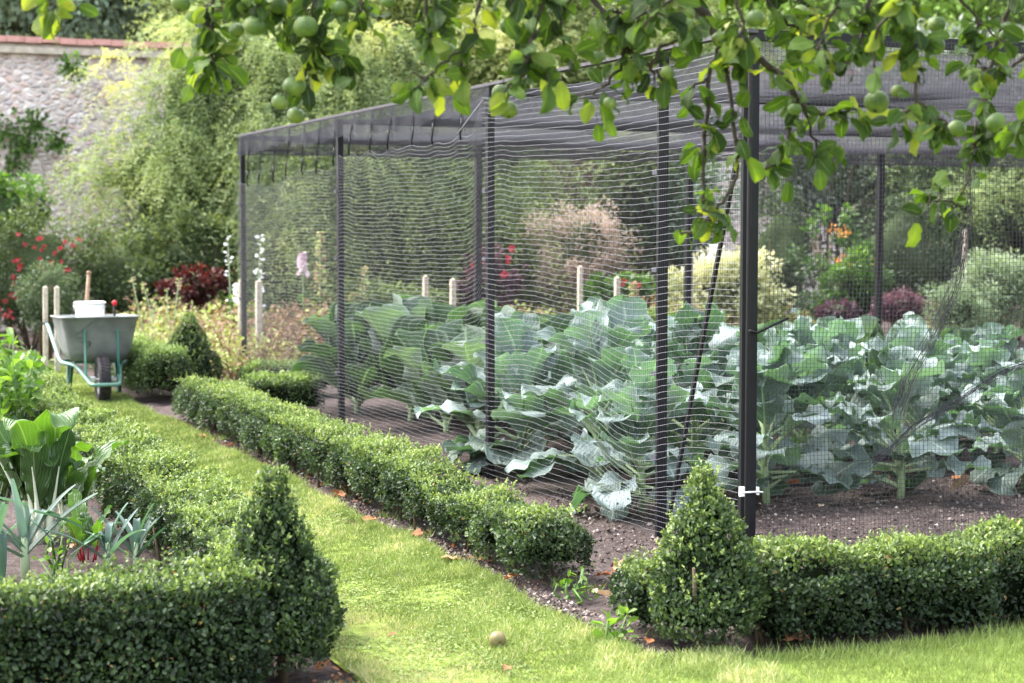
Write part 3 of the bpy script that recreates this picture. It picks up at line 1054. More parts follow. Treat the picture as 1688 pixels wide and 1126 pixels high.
# ================================================================== LARGE LEAVES
def big_leaf(L, W, a0, bend, pet=.25, cup=.25, ruf=.05, freq=9.0, ns=13, nt=9, seed=0, shape='round', twist=0.0, fold=0.0, jag=0.0, kink=None):
    """one blade in the x-z plane starting at the origin: returns verts, faces, uv and the petiole line."""
    g = np.random.default_rng(seed)
    m = ns + 4
    al = a0
    q = [np.zeros(2)]
    tang = []
    steps = np.concatenate([np.full(4, L * pet / 4), np.full(ns - 1, L * (1 - pet) / (ns - 1))])
    for i, st in enumerate(steps):
        k = i / len(steps)
        tang.append(al)
        q.append(q[-1] + st * np.array([math.cos(al), math.sin(al)]))
        al -= bend * (.25 + 1.5 * k) / len(steps)
        if kink and k <= kink[0] < k + 1 / len(steps):
            al -= kink[1]
    tang.append(al)
    q = np.array(q)
    tang = np.array(tang)
    bl = q[4:]
    ta = tang[4:]
    s = np.linspace(0, 1, ns)
    if shape == 'round':
        s = .45 * s + .55 * (1 - np.cos(np.pi * s)) / 2
        w = np.where(s > .54, np.clip(1 - np.abs((s - .54) / .46) ** 2.4, 0, 1) ** .5, np.clip(1 - np.abs((.54 - s) / .56) ** 2.0, 0, 1) ** .62)
        w = np.maximum(w, .03)
        bl = np.stack([np.interp(s, np.linspace(0, 1, ns), bl[:, k]) for k in range(2)], -1)
        ta = np.interp(s, np.linspace(0, 1, ns), ta)
    elif shape == 'strap':
        w = np.clip(1.05 - s, 0, 1) ** .45 * (.8 + .2 * s)
    else:
        w = np.sin(np.pi * np.clip(s * .93 + .05, 0, 1)) ** .8
    t = np.linspace(-1, 1, nt)
    S, T = np.meshgrid(s, t, indexing='ij')
    edge = np.abs(T) ** 2
    ph = g.uniform(0, 6.28, 4)
    wv = (W / 2) * w[:, None] * (1 + .06 * np.sin(S * 7 + ph[0] + np.sign(T) * 1.3) + jag * np.abs(T) * np.sin(S * 17 + ph[3] + np.sign(T)))
    y = wv * T
    z = cup * W * (T ** 2) * w[:, None] + ruf * W * edge * (np.sin(S * freq + ph[1] + np.sign(T) * ph[2]) + .6 * np.sin(S * freq * 2.3 + ph[3] + np.sign(T) * 2)) + fold * W * np.abs(T) * w[:, None]
    z += .02 * W * np.sin(S * 11 + ph[2]) * np.sin(T * 5 + ph[0])
    nx, nz = -np.sin(ta), np.cos(ta)
    X = bl[:, 0][:, None] + nx[:, None] * z
    Z = bl[:, 1][:, None] + nz[:, None] * z
    Y = y + twist * S ** 2 * L
    vv = np.stack([X, Y, Z], -1).reshape(-1, 3)
    i = np.arange(ns - 1)[:, None] * nt
    j = np.arange(nt - 1)[None]
    f = np.stack([i + j, i + j + 1, i + nt + j + 1, i + nt + j], -1).reshape(-1, 4)
    uv = np.stack([S, (T + 1) / 2], -1).reshape(-1, 2)
    pl = np.stack([q[:, 0], np.zeros(len(q)), q[:, 1]], -1)
    return vv, f, uv, pl[:5 + ns // 2]


def rotz(p, a):
    c, s = math.cos(a), math.sin(a)
    return np.stack([p[:, 0] * c - p[:, 1] * s, p[:, 0] * s + p[:, 1] * c, p[:, 2]], -1)


def leafy_plant(g, leaves, stem_h, leaf_mat, stalk_mat, petr=.012, stem_r=.022, stem=True, yellow=0):
    """leaves: list of dicts -> (foliage mesh, stem mesh)."""
    fb, sb = MB(), MB()
    for i, d in enumerate(leaves):
        vv, f, uv, pl = big_leaf(**d['leaf'])
        off = np.array([0, 0, d['z']])
        az = d['az']
        fb.add(rotz(vv, az) + off, f, d['tint'], d.get('mat', 0), uv, smooth=True)
        pr = np.linspace(petr, petr * .3, len(pl)) * d.get('pr', 1)
        pl2 = pl.copy()
        pl2[:, 2] -= .004
        sb.tube(rotz(pl2, az) + off, pr, 5, tint=.4 + .4 * g.random())
    if stem:
        n = 6
        zz = np.linspace(-.04, stem_h, n)
        sb.tube(np.stack([.01 * np.sin(zz * 9), .01 * np.cos(zz * 7), zz], -1), np.linspace(stem_r, stem_r * .7, n), 8, tint=.5)
    return fb, sb


def brassica(kind, seed):
    g = np.random.default_rng(seed)
    Ls = []
    if kind == 'cabbage':        # big broad upright leaves
        n = 19
        for i in range(n):
            k = i / (n - 1)           # 0 outer, 1 inner
            L = (.78 - .10 * k) * g.uniform(.80, 1.15)
            Ls.append(dict(leaf=dict(L=L, W=L * g.uniform(.58, .76), a0=R(36 + 52 * k ** .6 + g.normal(0, 7)), bend=R(32 - 22 * k + g.normal(0, 22)), pet=.20, cup=.26 * g.uniform(.2, 1.3) + .06 * k, ruf=.045 + .05 * g.random(), freq=g.uniform(7, 13), ns=19, nt=13, seed=int(g.integers(1e6)), twist=g.normal(0, .09)),
                           z=.03 + .12 * k, az=i * 2.39996 + g.normal(0, .35), tint=g.uniform(.1, 1.0) - .1 * k))
        return Ls, .3, .014, .028
    if kind == 'broccoli':      # tall, upright, many long-stalked bluish leaves
        for i in range(9):
            L = .42 * g.uniform(.8, 1.2)
            Ls.append(dict(leaf=dict(L=L, W=L * g.uniform(.5, .66), a0=R(g.uniform(5, 40)), bend=R(g.uniform(30, 90)), pet=.3, cup=.1 * g.uniform(-.6, 1.6), ruf=.1, freq=12, seed=int(g.integers(1e6)), twist=g.normal(0, .08), jag=.08), z=g.uniform(.03, .14), az=g.uniform(0, 6.28), tint=g.uniform(.1, .8)))
        n = 32
        for i in range(n):
            k = i / (n - 1)
            L = (.54 - .14 * k) * g.uniform(.7, 1.2)
            Ls.append(dict(leaf=dict(L=L, W=L * g.uniform(.46, .62), a0=R(24 + 60 * k ** .7 + g.normal(0, 9)), bend=R(46 - 30 * k + g.normal(0, 24)), pet=.30, cup=.2 * g.uniform(.0, 1.4), ruf=.06 + .06 * g.random(), freq=g.uniform(9, 15), ns=21, nt=13, seed=int(g.integers(1e6)), twist=g.normal(0, .1), jag=.08),
                           z=.12 + .32 * k, az=i * 2.39996 + g.normal(0, .3), tint=g.uniform(.3, 1.0)))
        return Ls, .5, .011, .02
    for i in range(7):
        L = .34 * g.uniform(.8, 1.2)
        Ls.append(dict(leaf=dict(L=L, W=L * g.uniform(.5, .66), a0=R(g.uniform(5, 40)), bend=R(g.uniform(40, 100)), pet=.3, cup=.1 * g.uniform(-.6, 1.6), ruf=.1, freq=12, seed=int(g.integers(1e6)), twist=g.normal(0, .08), jag=.1), z=g.uniform(.05, .16), az=g.uniform(0, 6.28), tint=g.uniform(.1, .8)))
    n = 28                        # sprout: low, stem showing, drooping pale blue leaves
    for i in range(n):
        k = i / (n - 1)
        L = (.46 - .11 * k) * g.uniform(.75, 1.2)
        Ls.append(dict(leaf=dict(L=L, W=L * g.uniform(.5, .66), a0=R(16 + 66 * k ** .8 + g.normal(0, 11)), bend=R(80 - 50 * k + g.normal(0, 28)), pet=.34, cup=.1 * g.uniform(-.6, 1.6), ruf=.07 + .06 * g.random(), freq=g.uniform(9, 15), ns=21, nt=13, seed=int(g.integers(1e6)), twist=g.normal(0, .08), jag=.12),
                       z=.14 + .36 * k, az=i * 2.39996 + g.normal(0, .3), tint=g.uniform(.35, 1.0)))
    return Ls, .5, .010, .021


def make_brassica(kind, seed, yellow=False):
    g = np.random.default_rng(seed + 77)
    Ls, sh, pr, sr = brassica(kind, seed)
    if yellow:
        for i in range(1):
            Ls[i]['mat'] = 1
            Ls[i]['leaf']['bend'] = R(120)
            Ls[i]['leaf']['a0'] = R(5)
    fb, sb = leafy_plant(g, Ls, sh, None, None, pr, sr)
    nm = {'cabbage': 'cabbage_plant', 'broccoli': 'broccoli_plant', 'sprout': 'sprout_plant'}[kind]
    root = empty(nm, (0, 0, 0))
    lm = 'brass_green' if kind == 'cabbage' else 'brass'
    fb.build('leaves', [M[lm], M['yellow_leaf']], root)
    sb.build('stem', M['stalk'], root)
    return root


PROTO = {}
USED = set()


def put_brassica(kind, var, u, v, sc, rz, label, group, lift=0.0):
    key = (kind, var)
    if key not in PROTO:
        PROTO[key] = make_brassica(kind, 100 + var * 7 + len(kind), yellow=(var == 1 and kind == 'sprout'))
        o = PROTO[key]
    else:
        o = copy_tree(PROTO[key])
    o.location = G(u, v, lift)
    o.rotation_euler = (0, 0, rz)
    o.scale = (sc, sc, sc)
    ccat = {'cabbage': 'cabbage', 'broccoli': 'broccoli', 'sprout': 'sprout plant'}[kind]
    tag(o, label, ccat, group)
    return o


ORD = ['first', 'second', 'third', 'fourth', 'fifth', 'sixth', 'seventh', 'eighth', 'ninth', 'tenth']
rows = [
    # v, list of u, kinds, scale
    (1.45, [.28, 1.05, 1.80, 2.55], 'sprout', .98, 'front row of sprout plants behind the net'),
    (2.30, [.32, 1.0, 1.7, 2.4, 3.1], 'sprout', 1.08, 'second row of sprout plants behind the net'),
    (3.20, [.34, 1.05, 1.75, 2.45, 3.2, 3.9], 'broccoli', 1.05, 'broccoli row behind the sprout rows'),
    (4.25, [.42, 1.2, 1.95, 2.7, 3.5, 4.3], 'cabbage', .82, 'middle row of broad cabbages'),
    (5.35, [.56, 1.2, 2.3, 3.05, 3.85, 4.6], 'cabbage', .84, 'row of broad cabbages beyond the middle row'),
    (6.10, [.60, 1.35], 'cabbage', .88, 'short cabbage row near the far side post'),
    (6.75, [.36, 1.0, 2.2, 3.2, 4.1, 5.0], 'cabbage', .84, 'farthest row of cabbages'),
]
vi = 0
gb = np.random.default_rng(41)
for ri, (v, us, kind, sc, what) in enumerate(rows):
    for i, u in enumerate(us):
        vi += 1
        put_brassica(kind, vi % 3, u + gb.normal(0, .05), v + gb.normal(0, .06), sc * gb.uniform(.92, 1.1) * (1.2 if (v > 6 and i == 0) else (1.08 if i < 2 else (.92 if i > 2 else 1))), gb.uniform(0, 6.28),
                     f"{ORD[i]} plant from the left in the {what}", what)

# ================================================================== FRUIT CAGE
H = 2.26
cage = empty('netted_cage', G(0, 0, 0))
tag(cage, 'tall black-framed cage of garden netting around the brassica bed', 'netting cage')
CO = G(0, 0, 0)


def cage_part(mb, name, mat, label=None):
    o = mb.build(name, mat, cage, loc=CO)
    o.location = (0, 0, 0)
    if label:
        o['label'] = label
    return o


AX = np.stack([U, V, [0, 0, 1]])


def post(u, v, w=.042, top=H, d=None, lean=(0, 0)):
    mb = MB()
    mb.bar(G(u, v, -.1), G(u + lean[0], v + lean[1], top), w, d or w)
    mb.box(G(u, v, .004), (w * 1.6, (d or w) * 1.6, .012), AX)
    return mb


for v in (3, 6, 9):
    cage_part(post(0, v, .042), 'post', M['post'])
mb = MB()
mb.box(G(.012, .0, H / 2 - .05), (.034, .035, H + .1), AX)
mb.box(G(-.026, .012, H / 2 - .05), (.018, .02, H + .1), AX)
mb.box(G(.012, .03, H / 2), (.02, .012, H), AX)
cage_part(mb, 'corner_post', M['post'])
mb = MB()
mb.box(G(0.015, .84, H / 2 - .05), (.038, .04, H + .1), AX)
mb.box(G(-.024, .80, H / 2 - .05), (.018, .02, H + .08), AX)
cage_part(mb, 'door_post', M['post'])
mb = MB()
mb.bar(G(.0, .03, 2.0), G(.02, .78, .06), .016)
cage_part(mb, 'door_brace', M['post'])
for u in (2.25, 4.5, 6.75, 9.0):
    cage_part(post(u, 9, .06, lean=(.02, 0)), 'post', M['post'])
for u in (2.4, 4.8):
    cage_part(post(u, 0, .05), 'post', M['post'])
for a, b, w in [((0, 9, H + .005), (9, 9, H + .005), .045), ((0, 0, H + .01), (5, 0, H + .01), .045), ((0, 6, H - .02), (9, 6, H - .02), .035), ((0, 3, H - .02), (7, 3, H - .02), .035)]:
    mb = MB()
    mb.bar(G(*a), G(*b), w)
    cage_part(mb, 'beam', M['post'])
mb = MB()
mb.bar(G(-.01, -.03, H + .025), G(-.01, 9.03, H + .025), .05, .016)
cage_part(mb, 'top_batten', M['batten'], 'weathered timber batten along the top of the side')
# white latch on the corner post
mb = MB()
mb.box(G(-.042, -.02, .33), (.020, .016, .042), AX)
mb.tube([G(-.04, -.03, .327), G(.03, -.036, .327)], .004, 8)
mb.tube([G(.030, -.03, .334), G(.034, -.040, .327), G(.050, -.043, .325)], .0035, 6)
mb.box(G(.030, -.03, .33), (.008, .014, .034), AX)
cage_part(mb, 'latch', M['white_plastic'])
mb = MB()
for vv_, z in ((.5, .75), (.5, .52)):
    mb.tube([G(-.03, vv_ - .03, z), G(-.06, vv_ - .05, z - .004), G(-.05, vv_ + .06, z - .01)], .004, 5)
mb.tube([G(-.02, -.03, 1.02), G(.02, -.035, 1.01), G(.16, -.05, 1.07)], .006, 6)
cage_part(mb, 'hook', M['post'])


# net clips on the posts
for v in (.82, 3, 6, 9):
    for z in (.35, .8, 1.25, 1.7):
        mb = MB()
        mb.box(G(-.03, v, z + .03 * math.sin(v * 5 + z * 9)), (.02, .05, .022), AX)
        cage_part(mb, 'net_clip', M['net_roof'])


# ---- side net
def side_top(v):
    v = np.asarray(v, float)
    t = np.where(v > 6, 1.90 + .03 * np.sin((v - 6) * 2.1), np.where(v > 3, 2.03, 2.21))
    # blend between bays
    b1 = np.clip((3.25 - v) / .5, 0, 1)
    t = t * (1 - b1) + 2.21 * b1
    b2 = np.clip((v - 5.85) / .3, 0, 1)
    t2 = np.where(v > 6, t, 2.03 * (1 - b2) + 1.9 * b2)
    return np.where((v > 5.85) & (v <= 6), t2, t)


def hem(v):
    v = np.asarray(v, float)
    return np.where(v > 3.1, -.035 * np.abs(np.sin((v - 3.35) * math.pi / .44)) * (1 + .5 * np.sin(v * 2.7)), 0.0)


def side_pt(v, q):
    """q 0 at the ground, 1 at the hem."""
    top = side_top(v)
    bay = np.mod(v, 3.0) / 3.0
    sag = np.sin(np.pi * bay)
    z = .03 + q * (top - .03) + hem(v) * q ** 10
    rip = -.034 * sag * (.3 + .7 * q) + .005 * np.sin(v * 2.7 + 2.1 * q) * sag + .002 * np.sin(v * 7.7 + 4 * q + 1) * sag + .0008 * np.sin(v * 17 + 9 * q)
    # creases hanging from the hooks and gathered next to the post
    rip = rip + .022 * np.exp(-((bay - .90) / .06) ** 2) * np.sin(q * 9 + 1.2) * (.4 + q)
    rip = rip + .014 * np.exp(-((bay - .30) / .12) ** 2) * np.sin(q * 5 + 2.2 + v)
    rip = rip - .15 * np.exp(-((v - .95) / .42) ** 2) * (1 - q) ** 2 * np.clip(q * 6, 0, 1)
    rip = rip + .10 * np.exp(-((v - 2.1) / .7) ** 2) * (1 - q) ** 2 * np.clip(q * 6, 0, 1)
    bil = .035 * sag * np.sin(q * 3.1) + .012 * np.sin(v * 6.5 + q * 5) * sag
    return np.stack([-.05 - bil + 0 * v, v, z + rip * np.clip(q * 8, 0, 1)], -1)


mb = MB()
vs = np.arange(.0, 9.01, .075)
for q in np.linspace(0.0, 1, 76):
    p = side_pt(vs, np.full_like(vs, q))
    p[:, 2] += rng.normal(0, .0015, len(vs))
    mb.tube(GA(p), .00078 if q < .995 else .0012, 3, tint=.5)
mb2 = MB()
qs = np.linspace(0, 1, 30)
for v in np.arange(.0, 9.001, .020):
    p = side_pt(np.full_like(qs, v), qs)
    mb2.tube(GA(p), .00058, 3)
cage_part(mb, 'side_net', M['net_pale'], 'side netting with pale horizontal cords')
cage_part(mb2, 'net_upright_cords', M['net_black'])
# hooks and droppers holding the hem to the batten
for v in list(np.arange(3.35, 6, .44)) + list(np.arange(6.4, 9, .44)):
    t = float(side_top(v))
    mb = MB()
    d = .03 * math.sin(v * 7)
    mb.tube([G(-.03, v, H + .01), G(-.05, v + d * .4, (H + t) / 2), G(-.055, v + d, t + .02)], .0028, 4)
    mb.tube([G(-.055, v + d, t + .08), G(-.065, v + d - .02, t + .03), G(-.06, v + d + .012, t - .02), G(-.05, v + d + .025, t - .05)], .006, 5)
    # narrow gathered strip of net drawn up to the batten
    for k in range(5):
        x = (k - 2) * .018
        mb.tube([G(-.03, v + x * .5, H), G(-.045, v + x * .9 + d * .4, (H + t) / 2), G(-.05, v + x * 2.2 + d, t)], .0012, 3)
    cage_part(mb, 'hook', M['post'])
mb = MB()
mb.tube([G(-.04, 3.0, 2.2), G(-.07, 3.35, 2.02)], .004, 5)
cage_part(mb, 'cord_end', M['net_pale'])


# ---- roof net folded over the batten and hanging as a dense flap along the side
mb = MB()
vs = np.arange(2.9, 9.01, .06)
for z in np.arange(0, 1.001, .055):
    dep_ = .15 + .02 * np.sin(vs * 3.1) + .014 * np.sin(vs * 14.3)
    mb.tube(GA(np.stack([-.045 - .012 * np.sin(vs * 14.3) * z, vs, H + .01 - dep_ * z], -1)), .0013, 3)
for v in np.arange(2.9, 9.0, .014):
    dep_ = .15 + .02 * math.sin(v * 3.1) + .014 * math.sin(v * 14.3)
    zz = np.linspace(0, 1, 4)
    mb.tube(GA(np.stack([-.045 - .012 * math.sin(v * 14.3) * zz, v + .01 * np.sin(v * 9) * zz, H + .01 - dep_ * zz], -1)), .0012, 3)
cage_part(mb, 'net_flap', plain('folded_net_cord', (.038, .037, .048), rough=.6, var=.1), 'dense dark net folded over the sloping top edge')


# ---- front net
def front_pt(u, z):
    sw = .03 * np.sin(u * 2.3 + z * 1.1) + .015 * np.sin(u * 5.1 - z * 2.2)
    return np.stack([u + .008 * np.sin(z * 5 + u * 2), -.045 - .02 + sw * .8, z + .012 * np.sin(u * 3.1 + z * 2) * np.clip(z * 3, 0, 1)], -1)


mb = MB()
us = np.arange(.05, 2.75, .09)
for z in np.arange(.01, H + .001, .0195):
    mb.tube(GA(front_pt(us, np.full_like(us, z))), .0009, 3)
zs = np.linspace(.0, H, 34)
for u in np.arange(.05, 2.70, .0195):
    mb.tube(GA(front_pt(np.full_like(zs, u), zs)), .0011, 3)
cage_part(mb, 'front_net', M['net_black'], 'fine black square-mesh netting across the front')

# gathered folds of loose net just inside the front
def fold(pts, n, spread, r=.0012):
    mb = MB()
    P = np.array(pts, float)
    tt = np.linspace(0, 1, len(P))
    t = np.linspace(0, 1, 40)
    base = np.stack([np.interp(t, tt, P[:, k]) for k in range(3)], -1)
    for k in range(2):
        base[1:-1] = (base[:-2] + base[1:-1] * 2 + base[2:]) / 4
    for k in range(n):
        a = rng.uniform(0, 6.28)
        sp = spread * rng.random() ** .6
        off = np.stack([np.cos(a + t * 3) * sp * U[0], np.cos(a + t * 3) * sp * U[1], np.sin(a + t * 3) * sp * np.ones_like(t) * .7], -1)
        mb.tube(base + off * (1 + .6 * t[:, None]) + rng.normal(0, .0015, base.shape), r, 3)
    return mb


FD = 8.2
fl = [at(1592, 375, FD + .3), at(1575, 470, FD + .3), at(1540, 550, FD + .28), at(1500, 625, FD + .25), at(1478, 690, FD + .22)]
cage_part(fold(fl, 30, .036, .0009), 'net_fold', M['net_black'])
fl = [at(1720, 588, FD + .45), at(1650, 615, FD + .4), at(1580, 660, FD + .35), at(1510, 700, FD + .3), at(1440, 765, FD + .22)]
cage_part(fold(fl, 26, .028, .0009), 'net_fold', M['net_black'])
fl = [at(1600, 380, FD + .3), at(1598, 300, FD + .25), at(1596, 200, FD + .2)]
cage_part(fold(fl, 10, .02, .0009), 'net_fold', M['net_black'])

# ---- roof net and far net
mb = MB()


def roof_pt(u, v):
    s = np.sin(np.pi * np.mod(v, 3) / 3) * .05 + np.sin(np.pi * np.mod(u, 2.25) / 2.25) * .025
    return np.stack([u, v, H - .012 - s], -1)


vs = np.arange(0, 9.01, .3)
for u in np.arange(0, 9.01, .024):
    mb.tube(GA(roof_pt(np.full_like(vs, u), vs)), .0012, 3)
us = np.arange(0, 9.01, .3)
for v in np.arange(0, 9.01, .024):
    mb.tube(GA(roof_pt(us, np.full_like(us, v))), .0012, 3)
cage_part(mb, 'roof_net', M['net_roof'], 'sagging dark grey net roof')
mb = MB()
zs = np.array([0, .8, 1.5, H])
us = np.arange(0, 9.1, 1.0)
for u in np.arange(0, 9.01, .045):
    mb.tube(GA(np.stack([np.full(4, u), np.full(4, 9.03) + .02 * np.sin(u * 3), zs], -1)), .0006, 3)
for z in np.arange(0.02, H, .045):
    mb.tube(GA(np.stack([us, np.full_like(us, 9.03), np.full_like(us, z)], -1)), .0006, 3)
# rolled hem under the far top rail
for k in range(60):
    z = H - .03 - .11 * rng.random()
    mb.tube(GA(np.stack([us, np.full_like(us, 9.0) + rng.normal(0, .01), z + rng.normal(0, .006, len(us))], -1)), .0016, 3)
cage_part(mb, 'far_net', M['net_roof'])

# ================================================================== LEFT BED
def place(root, loc, rz=0.0, sc=1.0):
    root.location = loc
    root.rotation_euler = (0, 0, rz)
    root.scale = (sc, sc, sc)
    return root


def chard(seed, n=13, L=.42, red=False):
    g = np.random.default_rng(seed)
    fb, sb = MB(), MB()
    for i in range(n):
        k = i / (n - 1)
        l = L * (1 - .3 * k) * g.uniform(.85, 1.12)
        kk = (g.uniform(.72, .88), R(g.uniform(40, 110))) if g.random() < .55 else None
        vv, f, uv, pl = big_leaf(l * 1.2, l * g.uniform(.27, .36), R(72 + 16 * k + g.normal(0, 6)), R(22 - 12 * k + g.normal(0, 12)), pet=.32, cup=.05, ruf=.12, freq=g.uniform(14, 22), ns=22, nt=13, seed=int(g.integers(1e6)), shape='round', twist=g.normal(0, .08), fold=.12, kink=kk)
        az = i * 2.4 + g.normal(0, .3)
        o = np.array([.025 * math.cos(az), .025 * math.sin(az), 0])
        fb.add(rotz(vv, az) + o, f, g.uniform(.3, .85), 0, uv, smooth=True)
        # broad flat stalk running into the blade
        pr = np.concatenate([np.linspace(.016, .009, 5), np.linspace(.008, .002, len(pl) - 5)]) * (l / .42)
        pl = pl.copy()
        pl[:, 0] += .004
        sb.tube(rotz(pl, az) + o, pr * (.6 if red else 1), 7)
    root = empty('beetroot_plant' if red else 'chard_plant', (0, 0, 0))
    fb.build('leaves', M['chard'], root)
    sb.build('stalks', M['beet_stalk' if red else 'chard_stalk'], root)
    return root


c = place(chard(3, 26, .50), gnd(72, 893), 1.1, 1.12)
tag(c, 'large glossy chard with thick white stalks at the left edge of the bed', 'chard', 'chard plants in the left bed')
c = place(chard(4, 18, .44), gnd(-18, 880), .3, 1.0)
tag(c, 'chard plant half cut off by the left edge beside the large chard', 'chard', 'chard plants in the left bed')
c = place(chard(6, 16, .36), gnd(118, 872), 2.2, 1.0)
tag(c, 'smaller chard behind and right of the large chard', 'chard', 'chard plants in the left bed')
c = place(chard(5, 7, .22, red=True), gnd(145, 925), 2.1, 1.15)
tag(c, 'small red-stalked beetroot between the chard and the leeks', 'beetroot')


def leek(seed, n=9, L=.42):
    g = np.random.default_rng(seed)
    fb, sb = MB(), MB()
    for i in range(n):
        k = i / (n - 1)
        l = L * (1.05 - .3 * k) * g.uniform(.85, 1.15)
        kk = (g.uniform(.4, .65), R(g.uniform(60, 115))) if g.random() < .6 and k > .15 else None
        vv, f, uv, pl = big_leaf(l, .058 * g.uniform(.8, 1.15), R(46 + 36 * k + g.normal(0, 6)), R(35 - 25 * k + g.normal(0, 15)), pet=.05, cup=.0, ruf=.0, ns=22, nt=5, seed=int(g.integers(1e6)), shape='strap', fold=.26, kink=kk)
        az = (0 if i % 2 else math.pi) + g.normal(0, .45)
        fb.add(rotz(vv, az) + [0, 0, .07 + .07 * k], f, g.uniform(.25, .95), 0, uv, smooth=True)
    sb.tube([[0, 0, -.03], [0, 0, .08], [0, 0, .2]], [.02, .02, .014], 9, tint=.8)
    root = empty('leek', (0, 0, 0))
    fb.build('leaves', M['leek'], root)
    sb.build('stem', M['stalk'], root)
    return root


for k, (px, py, rz, sc, lab) in enumerate([
        (42, 950, .5, 1.25, 'leek with long arching grey-green leaves in front of the large chard'),
        (-12, 950, 2.4, 1.15, 'leek at the left picture edge with leaves reaching over the front hedge'),
        (178, 948, .15, .9, 'leek with broad folded pale blade standing behind the front hedge'),
        (225, 944, -.5, .85, 'leek with drooping blades nearest the left box cone')]):
    o = place(leek(50 + k), gnd(px, py), rz, sc)
    o.scale = (sc * .8, sc * .8, sc * .76)
    tag(o, lab, 'leek', 'leeks in the left bed')


def herb(seed, h, r, n, leaf, mat, name, stems=9, lo=.2, wid=.62):
    """bushy vegetable: stems with broad leaves."""
    g = np.random.default_rng(seed)
    fb, sb = MB(), MB()
    for i in range(stems):
        a = g.uniform(0, 6.28)
        rr = r * g.random() ** .5
        tip = np.array([math.cos(a) * rr, math.sin(a) * rr, h * g.uniform(.65, 1.0)])
        b = tip * [.3, .3, 0]
        mid = (b + tip) / 2 + g.normal(0, .03, 3)
        sb.tube([b - [0, 0, .03], mid, tip], [.008, .006, .003], 5, tint=.4)
        m = n // stems
        t = g.random(m) ** .7
        p = (1 - t)[:, None] ** 2 * b + (2 * t * (1 - t))[:, None] * mid + (t ** 2)[:, None] * tip
        d = norm(g.normal(0, 1, (m, 3)) + [0, 0, .25])
        scatter(fb, T_OVAL, p + d * .03, d, g.normal(0, .4, (m, 3)) + [0, 0, 1.0], leaf * g.uniform(.6, 1.3, m), wid, lo + .5 * t + g.normal(0, .15, m))
    root = empty(name, (0, 0, 0))
    fb.build('leaves', M[mat], root)
    sb.build('stem', M['leaf_stalk'], root)
    return root


for k, (px, py, h, r, lab) in enumerate([
        (20, 760, .72, .36, 'bright green potato-like plant behind the chard at the left edge'),
        (2, 700, .72, .36, 'tallest lush light green plant at the left edge before the far hedge'),
        (-40, 740, .74, .4, 'lush green plant mostly beyond the left edge')]):
    o = place(herb(70 + k, h, r, 520, .085, 'lush', 'leafy_vegetable', 16), gnd(px, py), k)
    tag(o, lab, 'vegetable plant', 'lush leafy plants in the left bed')
for k, (u, v, lab) in enumerate([(-2.85, .6, 'small weedy seedling in the left bed by the path hedge'), (-2.75, 1.2, 'second small seedling further along the left bed')]):
    o = place(herb(75 + k, .14, .08, 40, .03, 'lush', 'seedling', 4), G(u, v), k)
    tag(o, lab, 'seedling')
o = place(herb(79, .10, .10, 60, .045, 'lush', 'weed', 5, lo=.5), gnd(1010, 1062), .4)
tag(o, 'yellow-green weed on the soil edge left of the right-hand cone', 'weed')
o = place(herb(78, .06, .08, 40, .03, 'lush', 'weed', 5, lo=.3), gnd(950, 985), .4)
tag(o, 'low green weed below the near end of the cage-side hedge', 'weed')

# ================================================================== WHEELBARROW
WB = gnd(170, 664)
wb = empty('wheelbarrow', WB, ANG - R(2))
tag(wb, 'grey metal wheelbarrow with green tubular frame standing on the grass path', 'wheelbarrow')


def rrect(hx, y0, y1, r, z, zf=None, n=6):
    pts = []
    for cx, cy, a0 in ((hx - r, y1 - r, 0), (-hx + r, y1 - r, 90), (-hx + r, y0 + r, 180), (hx - r, y0 + r, 270)):
        for i in range(n + 1):
            a = R(a0 + 90 * i / n)
            pts.append([cx + r * math.cos(a), cy + r * math.sin(a), z])
    return np.array(pts)


mb = MB()
prof = [(.195, .24, .76, .05, .335), (.235, .19, .80, .06, .345), (.262, .155, .84, .07, .42), (.29, .10, .90, .08, .56), (.318, .045, .955, .09, .705), (.326, .03, .965, .09, .715)]
rings = []
for hx, y0, y1, r, z in prof:
    p = rrect(hx, y0, y1, r, z)
    p[:, 2] -= (p[:, 1] - .05) * .03 * (z > .5)
    rings.append(p)
k = len(rings[0])
vv = np.concatenate(rings)
i = np.arange(len(rings) - 1)[:, None] * k
j = np.arange(k)[None]
f = np.stack([i + j, i + (j + 1) % k, i + k + (j + 1) % k, i + k + j], -1).reshape(-1, 4)
mb.add(vv, f, smooth=True)
inner = vv * [.985, .985, 1] + [0, .008, .004]
mb.add(inner, f[:, ::-1], smooth=True)
mb.add(rings[0], [tuple(range(k))[::-1]])
mb.add(rings[0] + [0, 0, .004], [tuple(range(k))])
tub = mb.build('tub', M['tub'], wb)
mb = MB()
rim = np.concatenate([rings[-1], rings[-1][:1]])
mb.tube(rim, .008, 8)
mb.build('rim', M['tub'], tub)
# scuffed paint marks on the front of the tub
mb = MB()


def frontp(x, z):
    t = (z - .345) / (.705 - .345)
    y = np.interp(z, [.345, .42, .56, .705], [.19, .155, .10, .045])
    return np.array([x, y - .003, z])


def stroke(pts, w):
    P = np.array([frontp(*p) for p in pts])
    for a, b in zip(P[:-1], P[1:]):
        mb.bar(a, b, w, .002)


stroke([(-.20, .575), (-.155, .60), (-.145, .615)], .009)
stroke([(-.12, .635), (-.085, .66), (-.075, .675)], .005)
stroke([(-.20, .545), (-.145, .54)], .005)
stroke([(-.165, .50), (-.085, .505)], .010)
stroke([(-.085, .505), (-.09, .475), (-.115, .45)], .016)
stroke([(-.155, .405), (-.135, .395)], .006)
mb.build('scuff', M['scuff'], tub)
